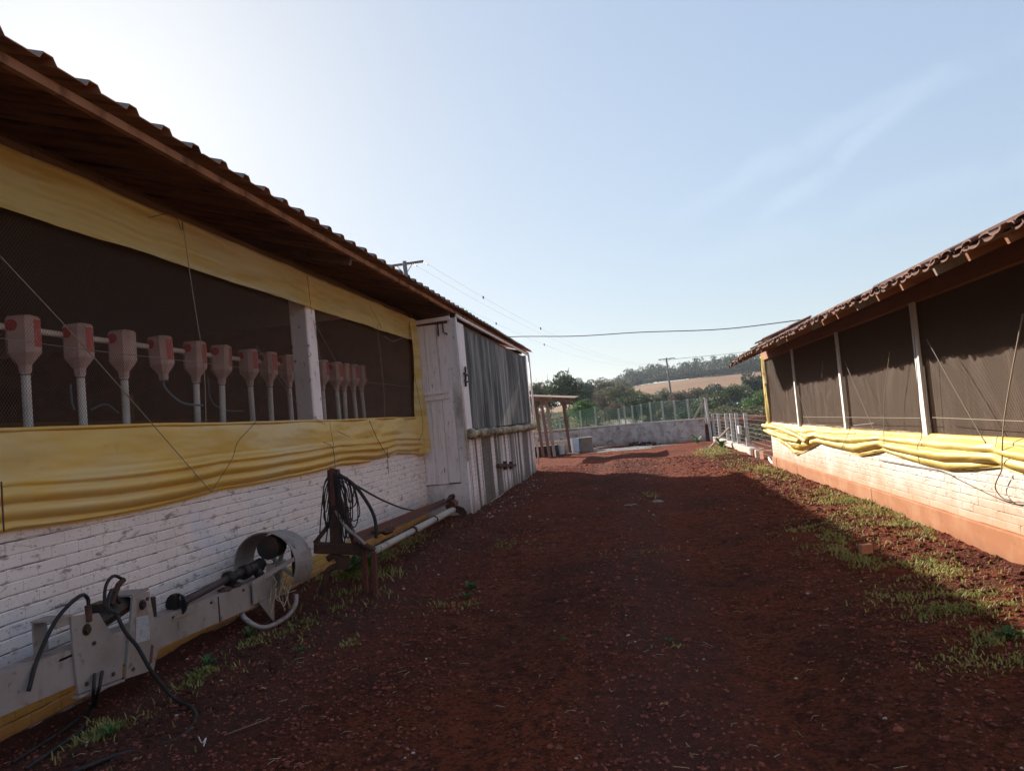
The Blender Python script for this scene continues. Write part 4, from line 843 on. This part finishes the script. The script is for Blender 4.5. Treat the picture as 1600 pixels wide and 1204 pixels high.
for a, c in zip(t1, t2):
    MB().tube(sagline(a, c, 2.6, 24), .0045, 4).build('wire', M_['insul'], w3)
    MB().tube(sagline(c, c+Vector((90, 20, 6)), 1.5, 10), .02, 4).build('wire', M_['insul'], w3)
L1 = sagline(t1[2], t2[2], 2.6, 24); L0 = sagline(t1[0], t2[0], 2.6, 24)
for q_ in (L1[2], L1[5], L0[4], L0[7]): MB().tube([q_+Vector((0,0,-.08)), q_+Vector((0,0,.08))], .05, 6).build('spacer', M_['insul'], w3)
# ------------------------------------------------------------------ trees
def crown_mesh(seed, nl, per, leaf, squash=.8, loose=1.):
    rr = np.random.RandomState(seed); lobes = []
    for k in range(nl):
        d = rr.normal(size=3); d /= np.linalg.norm(d); rad = rr.uniform(.35, .78)**1.0
        c = d*rad*np.array([1, 1, squash]); lobes.append((c, rr.uniform(.20, .36)*loose))
    lobes.append((np.zeros(3), .5))
    P = []
    for c, r_ in lobes:
        n = int(per*(r_/.28)**2*1.0); d = rr.normal(size=(n, 3)); d /= np.linalg.norm(d, axis=1)[:, None]
        P.append(c+d*(r_*rr.uniform(.72, 1.08, size=(n, 1)))*np.array([1, 1, .8]))
    P = np.vstack(P); n = len(P)
    a = rr.normal(size=(n, 3)); a /= np.linalg.norm(a, axis=1)[:, None]; c = rr.normal(size=(n, 3)); c = np.cross(a, c); c /= np.linalg.norm(c, axis=1)[:, None]
    s = leaf*rr.uniform(.6, 1.4, size=(n, 1)); V = np.stack([P-a*s, P+c*s*.55, P+a*s, P-c*s*.55], 1).reshape(-1, 3)
    return V, n
def leaf_mesh(name, V, n):
    me = bpy.data.meshes.new(name); me.from_pydata(V.tolist(), [], [(4*i, 4*i+1, 4*i+2, 4*i+3) for i in range(n)]); me.materials.append(LEAF[0]); me.update(); return me
CR = []
for s in range(5):
    V, n = crown_mesh(s+40, 24+s*2, 190, .044, .75+.06*(s % 3)); CR.append(leaf_mesh('crown', V, n))
Vb, nb = crown_mesh(90, 16, 34, .07, .8); 
def limb_mesh():
    b = MB(); rr = random.Random(3); b.tube([(0,0,-1.7), (.03,.02,-.9), (0,.05,-.3), (.05,0,-.05)], [.085,.06,.05,.02], 7)
    for k in range(7):
        a = k*.9; z = -.7+k*.12; e = (.55*math.cos(a), .55*math.sin(a), z+.55); b.tube([(0,.03,z), (e[0]*.5, e[1]*.5, z+.2), e], [.035,.025,.01], 5)
    return b.mesh('trunk', M_['bark'])
TR = limb_mesh()
TL = [ # u, vtop, vbot, width px, Y, leaf kind, label
 (832,585,660,34,70,1,'olive tree farthest left, directly beyond the left barn roof tip'),
 (850,584,655,34,85,3,'brownish tree just right of the left barn roof tip'),
 (878,573,650,64,82,0,'largest dark green tree above the lean-to'),
 (903,584,652,38,105,4,'dark crown just right of the largest tree, farther back'),
 (924,584,645,42,125,0,'small rounded dark tree standing far back left of the olive ones'),
 (912,614,672,44,58,2,'fresh green tree beside the lean-to, above the green netting'),
 (940,600,655,38,100,3,'grey-brown thin tree left of the olive pair'),
 (944,585,640,46,118,1,'olive tree in the middle of the left grove'),
 (968,590,652,50,95,1,'broad olive tree at the right of the left grove'),
 (990,605,660,52,84,0,'dark round tree at the right end of the left grove'),
 (985,598,640,30,120,2,'pale green crown peeping above the dark round tree'),
 (962,622,664,34,72,3,'low grey-brown tree behind the left fence posts'),
 (1026,612,648,22,100,1,'small olive shrub-like tree left of the distant pole'),
 (1037,601,652,26,104,0,'narrow dark tree just left of the distant pole'),
 (1062,602,656,40,92,3,'greyish tree immediately right of the distant pole'),
 (1082,597,650,40,100,1,'olive tree right of the greyish one below the field'),
 (1111,590,650,40,98,4,'round blue-green tree topping the grove beneath the field'),
 (1098,612,664,46,80,1,'olive tree low behind the fence brace'),
 (1122,607,668,60,76,0,'dark tree behind the right end of the green fence'),
 (1138,592,655,50,92,0,'dense dark tree between round one and the barn corner'),
 (1158,590,652,46,96,1,'olive tree standing left of the tiled roof tip'),
 (1150,618,680,44,66,4,'deep blue-green tree behind the squared fence posts'),
 (1174,572,648,44,104,4,'tall blue-green tree beneath the tiled roof tip'),
 (1182,604,680,46,58,2,'fresh green leafy tree against the barn corner'),
 (1204,588,680,44,60,1,'olive tree partly hidden by the barn corner curtain'),
 (1230,590,680,60,64,0,'dark tree mostly hidden behind the tiled barn'),
 (1010,626,656,30,88,1,'low olive bush at the foot of the field'),
 (1046,626,660,34,84,3,'low grey-brown bush in front of the distant pole'),
 (1104,618,672,46,68,0,'dark full tree behind the last green fence bay'),
 (1166,612,686,54,62,4,'dark blue-green clump between the squared posts and the barn corner'),
 (1130,624,678,44,60,1,'low olive clump behind the first squared fence posts'),
 (1074,628,664,36,76,0,'low dark bush behind the middle fence posts')]
rr = random.Random(77)
for i, (u, vt, vb, wpx, Y, k, lb) in enumerate(TL):
    top = ony(u, vt, Y); bot = ony(u+3, vb, Y); rad = wpx/2*Y/1200*1.3; g0 = th(top.x, Y) if Y > 42 else .75
    hz = (top.z-bot.z)/2; cz = (top.z+bot.z)/2
    t = thing('tree', (top.x, Y, g0), lb, 'tree', 'trees in the valley beyond the yard')
    c = link('crown', CR[i % 5], t, (top.x, Y, cz)); c.scale = (rad, rad, hz); c.rotation_euler = (0, 0, rr.uniform(0, 6))
    c.material_slots[0].link = 'OBJECT'; c.material_slots[0].material = LEAF[k]
    tr = link('trunk', TR, t, (top.x, Y, cz)); s_ = max(.4, (cz-g0)/1.7); tr.scale = (rad*.8, rad*.8, s_)
# ridge wood (a far-off wood)
rr = random.Random(5); VV = []
for k in range(620):
    x = -16+260*(rr.random()**1.3); y = 293+rr.random()*(5 if k > 330 else 50)
    h = rr.uniform(5.5, 10.5) if k <= 330 else rr.uniform(2.2, 4.2); h *= min(1, max(.45, (x+22)/26)); r_ = rr.uniform(2.6, 4.6); a = rr.uniform(0, 6.3); ca, sa = math.cos(a), math.sin(a)
    V = Vb.copy(); V = np.stack([V[:,0]*ca-V[:,1]*sa, V[:,0]*sa+V[:,1]*ca, V[:,2]], 1)*np.array([r_, r_, h*.55])+np.array([x, y, th(x, y)+h*.40]); VV.append(V)
VV = np.vstack(VV); me = leaf_mesh('ridge_wood', VV, len(VV)//4); me.materials.clear(); me.materials.append(LEAF[4])
link('ridge_wood', me, None, kind='stuff', label='dark far-off wood along the crest above the tan field', cat='wood')
VV = []
for k in range(150):                                       # undergrowth filling the valley
    x = rr.uniform(-40, 60); y = rr.uniform(56, 150); r_ = rr.uniform(1.6, 3.2); a = rr.uniform(0, 6.3); ca, sa = math.cos(a), math.sin(a)
    V = Vb.copy(); V = np.stack([V[:,0]*ca-V[:,1]*sa, V[:,0]*sa+V[:,1]*ca, V[:,2]], 1)*np.array([r_, r_, r_*.6])+np.array([x, y, th(x, y)+r_*.35]); VV.append(V)
for k in range(130):
    x = rr.uniform(4.2, 26); y = rr.uniform(19, 41); r_ = rr.uniform(.35, .9); a = rr.uniform(0, 6.3); ca, sa = math.cos(a), math.sin(a)
    if x < 7.5 and y < 18.5: continue
    V = Vb.copy(); V = np.stack([V[:,0]*ca-V[:,1]*sa, V[:,0]*sa+V[:,1]*ca, V[:,2]], 1)*np.array([r_*1.4, r_*1.4, r_*.5])+np.array([x, y, near(x, y)+r_*.2]); VV.append(V)
VV = np.vstack(VV); me = leaf_mesh('valley_scrub', VV, len(VV)//4); me.materials.clear(); me.materials.append(LEAF[1])
link('valley_scrub', me, None, kind='stuff', label='olive scrub filling the valley floor behind the fence', cat='scrub')
# ------------------------------------------------------------------ gravel, grass, weeds, litter
rr = random.Random(99); b = MB(); bw = MB()
for k in range(40000):
    t = rr.random(); y = 2.2+22*t**2.0; x = rr.uniform(-3.5, 2.9)
    if y < 4 and abs(x+.3) > 3.2: continue
    s = rr.uniform(.0035, .011)*(1+.07*y)*(1.8 if rr.random() < .06 else 1); z = gh(x, y)
    # fewer in the wheel tracks
    if rr.random() < .85*math.exp(-((x+.9)/.42)**2)+.85*math.exp(-((x-.75)/.42)**2): continue
    q = (x, y, z+s*.15); (bw if rr.random() < .008 else b).lump(q, s, rr, .6)
for k in range(200):
    y = 12.3+rr.random()*7; x = -2.7+abs(rr.gauss(0,.35)); s = rr.uniform(.01,.03); (bw if rr.random() < .35 else b).lump((x, y, gh(x, y)+s*.1), s, rr, .6)
b.build('gravel', M_['stone'], None, kind='stuff', label='dark gravel strewn over the red track', cat='gravel')
bw.build('pale_pebbles', M_['stonew'], None, kind='stuff', label='scattered pale pebbles and chips on the track', cat='gravel')
b = MB()
for k in range(2600):                                       # dirt clods on the sunlit verge and the edges
    y = 3+19*rr.random()**1.4; x = (2.45+rr.gauss(0,.28)) if rr.random() < .6 else (-3.0+abs(rr.gauss(0,.3)))
    if x > 2.9 or x < -3.5 or (y > 12.5 and x < -2.8): continue
    s = rr.uniform(.012,.04); b.lump((x, y, gh(x, y)+s*.1), s, rr, .55)
b.build('clods', M_['soil'], None, kind='stuff', label='crumbly red clods along the verge', cat='soil')
def blade_at(b, x, y, h, rr, lean=.6, wd=.004):
    z = gh(x, y) if y < 33 else near(x, y)
    a = rr.uniform(0, 6.28); l = h*lean*rr.random(); dx, dy = math.cos(a)*l, math.sin(a)*l; px, py = -math.sin(a)*wd, math.cos(a)*wd
    b.add([(x-px, y-py, z-.005), (x+px, y+py, z-.005), (x+dx*.4+px*.8, y+dy*.4+py*.8, z+h*.6), (x+dx*.4-px*.8, y+dy*.4-py*.8, z+h*.6), (x+dx, y+dy, z+h)], [(0,1,2,3), (3,2,4)])
GP = [(1350,795,.9,.22,900,.07),(1395,818,.6,.2,700,.07),(1300,780,.7,.2,450,.06),(1440,832,.4,.15,200,.05),(1290,828,.6,.25,500,.05),(1310,850,.35,.2,350,.05),(1350,872,.35,.14,220,.09),(1430,880,.35,.22,420,.05),(1470,885,.2,.12,160,.05),(1470,935,.32,.30,700,.05),(1520,930,.2,.2,350,.05),(1490,955,.2,.2,250,.04),
      (1560,1000,.12,.1,220,.05),(1570,1030,.2,.25,450,.04),(1540,945,.15,.1,90,.05),(1200,738,1.2,.2,500,.07),(1160,730,1.2,.3,220,.05),(1112,708,1.8,.35,650,.09),(1130,703,1.2,.2,300,.12),(1015,775,.5,.12,60,.05),(1250,742,.6,.15,150,.06),(705,940,.18,.16,90,.045),(545,940,.35,.3,110,.09),(560,905,.3,.3,170,.13),(600,870,.5,.15,90,.10),(640,845,.6,.12,100,.09),
      (530,905,.2,.15,140,.12),(320,1060,.10,.10,45,.06),(300,1075,.08,.08,40,.06),(390,1010,.12,.14,45,.05),(470,1025,.15,.05,25,.05),(150,1150,.14,.10,80,.06),(170,1130,.10,.1,50,.06),(210,1115,.1,.1,30,.05),(540,1005,.12,.05,50,.04),(1045,1000,.08,.07,50,.035),(460,990,.5,.15,120,.05),(820,740,.6,.15,140,.12),(790,850,.4,.2,50,.04),(1000,860,.3,.3,60,.03)]
rr = random.Random(12); b = MB()
for u, v, sy, sx, n, h in GP:
    c = onz(u, v, 0)
    for k in range(int(n*(1.7 if c.x > 1 else 2.6))):
        x = c.x+rr.gauss(0, sx*.75); y = c.y+rr.gauss(0, sy*.75)
        if fb(x*3.2, y*3.2, 4, 2) < rr.uniform(-.35, .30): continue
        if x > 2.90 or (x < -3.55 and y < 13) or (x < -2.8 and y > 12.9): continue
        blade_at(b, x, y, h*rr.uniform(.2, .75), rr, 1.8, .0035+.0005*y)
for k in range(1500):
    y = 3+20*rr.random()**1.6; x = 2.5+rr.gauss(0,.25) if rr.random() < .7 else -3.1+abs(rr.gauss(0,.3))
    if x > 2.9 or x < -3.5 or (y > 12.5 and x < -2.8): continue
    blade_at(b, x, y, rr.uniform(.02,.05), rr, 1., .003+.0004*y)
b.build('grass', M_['grass'], None, kind='stuff', label='patchy low green grass growing along both verges', cat='grass')
b = MB()
for k in range(420):
    y = 2.6+14*rr.random()**1.5; x = rr.uniform(-3.3, 2.7); a = rr.uniform(0, 6.3); l = rr.uniform(.02,.07); z = gh(x, y)+.008
    b.tube([(x, y, z), (x+l*.5*math.cos(a), y+l*.5*math.sin(a), z+.006), (x+l*math.cos(a+.3), y+l*math.sin(a+.3), z+.002)], .0016, 3)
b.build('straw_bits', M_['straw'], None, kind='stuff', label='dry straw bits scattered on the track', cat='straw')
def weed(u, v, lb, n=9, r_=.10, h=.08, seed=0):
    p = onz(u, v, 0); z = gh(p.x, p.y); t = thing('weed', (p.x, p.y, z), lb, 'weed', 'leafy weeds on the yard'); rr = random.Random(seed+int(u))
    for k in range(n):
        a = k*2.4; l = r_*rr.uniform(.7,1.2); hh = h*rr.uniform(.4,1.1); d = Vector((math.cos(a), math.sin(a), 0)); s = Vector((-d.y, d.x, 0)); wv = l*.22; b = MB()
        for q_ in range(1):
            p0, p1, p2, p3 = Vector((p.x,p.y,z)), Vector((p.x,p.y,z))+d*l*.35+Vector((0,0,hh*.7)), Vector((p.x,p.y,z))+d*l*.75+Vector((0,0,hh)), Vector((p.x,p.y,z))+d*l+Vector((0,0,hh*.8))
            b.add([p0, p1-s*wv*.8, p1-Vector((0,0,.006)), p1+s*wv*.8, p2-s*wv, p2-Vector((0,0,.008)), p2+s*wv, p3], [(0,2,1),(0,3,2),(1,2,5,4),(2,3,6,5),(4,5,7),(5,6,7)])
        b.build('leaf', M_['weed'], t)
weed(735,915,'leafy green weed on bare earth right of the rusty stand',12,.09,.07); weed(728,930,'small weed just below the leafy one right of the rusty stand',9,.06,.05)
weed(325,1045,'light green weed beside the fallen hose near the yellow band',10,.07,.07); weed(390,1000,'weed growing below the skid of the grey implement',10,.07,.07)
weed(172,1150,'bright weed at the lower left between the hoses',10,.07,.06); weed(468,1022,'single small weed left of centre on the dark earth',7,.05,.06)
weed(1575,1000,'grey-green weed tuft at the right edge of the picture',14,.08,.06); weed(1045,998,'tiny green seedling in the middle of the track',6,.035,.03)
weed(822,738,'dark bushy weed at the far foot of the left barn',14,.25,.35); weed(1128,702,'bushy weed beside the wire fence',14,.30,.35); weed(1090,694,'thin weed at the foot of the masonry wall right end',9,.3,.35)
weed(575,895,'tall weed behind the legs of the rusty stand',14,.22,.26); weed(548,905,'weed clump beneath the crossbeam of the rusty stand',14,.2,.24)
weed(880,1000,'small round-leaved weed among the grey pebbles',5,.03,.02)
def dead_leaf(u, v, s, a, lb):
    p = onz(u, v, 0); z = gh(p.x, p.y)+.012; d = Vector((math.cos(a), math.sin(a), 0)); e = Vector((-d.y, d.x, 0)); c = Vector((p.x, p.y, z))
    b = MB(); b.add([c-d*s, c-d*s*.3+e*s*.45+Vector((0,0,.01)), c+d*s*.5+e*s*.35, c+d*s+Vector((0,0,.012)), c+d*s*.5-e*s*.35, c-d*s*.3-e*s*.45+Vector((0,0,.012)), c+Vector((0,0,-.004))], [(0,6,1),(1,6,2),(2,6,3),(3,6,4),(4,6,5),(5,6,0)])
    b.build('fallen_leaf', M_['leafdry'], None, org=c, label=lb, cat='leaf', group='dry fallen leaves')
dead_leaf(631,923,.05,1.9,'curled tan leaf lying right of the rusty stand'); dead_leaf(412,1083,.035,.2,'pale brown leaf lying below the grey implement'); dead_leaf(215,1192,.025,1.,'small orange leaf near the bottom left edge')
dead_leaf(1037,1096,.028,.4,'pale leaf lying right of centre on the track')
b = MB(); b.tube(spline([onz(350,1148,.02), onz(385,1135,.03), onz(420,1122,.02)], 5), .006, 5); b.build('dry_twig', M_['red'], None, label='thin reddish twig on the ground left of the track', cat='twig')
b = MB(); b.tube(spline([onz(310,1150,.03), onz(316,1160,.04), onz(322,1152,.05), onz(318,1165,.03)], 5), .003, 4); b.build('white_string', M_['bucket'], None, label='short curled white string lying among the weeds at lower left', cat='string')
b = MB(); p = onz(1354,866,0); b.beam(p+Vector((-.05,0,.05)), p+Vector((.05,.02,.05)), .07, .09, bev=.006); b.build('broken_brick', M_['block'], None, org=(p.x,p.y,0), label='orange broken brick half hidden in grass on the right verge', cat='brick')
b = MB(); p = onz(992,783,0)
for k in range(4):
    q_ = p+Vector((rr.gauss(0,.30), rr.gauss(0,.25), 0)); b.lump((q_.x, q_.y, gh(q_.x, q_.y)), rr.uniform(.05,.14), rr, .12)
b.build('exposed_rock', M_['crate'], None, org=(p.x, p.y, 0), label='flat pale rock showing through the track in the shade', cat='rock')

# ------------------------------------------------------------------ smoke and air
def volume(name, density, col, noise_scale=None, aniso=.3):
    m = bpy.data.materials.new(name); m.use_nodes = True; t = m.node_tree; t.nodes.clear()
    o = t.nodes.new('ShaderNodeOutputMaterial'); v = t.nodes.new('ShaderNodeVolumePrincipled'); v.inputs['Color'].default_value = (*col, 1); v.inputs['Density'].default_value = density; v.inputs['Anisotropy'].default_value = aniso
    if noise_scale:
        g = t.nodes.new('ShaderNodeNewGeometry'); n = t.nodes.new('ShaderNodeTexNoise'); n.inputs['Scale'].default_value = noise_scale; n.inputs['Detail'].default_value = 3
        r_ = t.nodes.new('ShaderNodeMapRange'); r_.inputs[1].default_value = .40; r_.inputs[2].default_value = .68; r_.inputs[4].default_value = density
        t.links.new(g.outputs['Position'], n.inputs[0]); t.links.new(n.outputs[0], r_.inputs[0]); t.links.new(r_.outputs[0], v.inputs['Density'])
    t.links.new(v.outputs[0], o.inputs['Volume']); return m

c_ = onz(985, 692, 0)
b = MB()
b = MB()
def ell(u, v): a, p_ = u*2*math.pi, (v-.5)*math.pi*.999; return (c_.x-.5+1.7*math.cos(p_)*math.cos(a), c_.y-.75+.5*math.cos(p_)*math.sin(a), .62+.55*math.sin(p_))
b.grid(ell, 24, 14)
b.build('smoke', volume('thin_smoke', .8, (.95,.95,.97), 1.7), None, kind='stuff', label='thin whitish smoke drifting from the burnt rubbish', cat='smoke')
b = MB(); b.box(-905, -62, -12, 905, 1505, 40)
b.build('haze', volume('haze_air', .00024, (.86,.92,1.)), None, kind='stuff', label='faint haze over the valley', cat='haze')
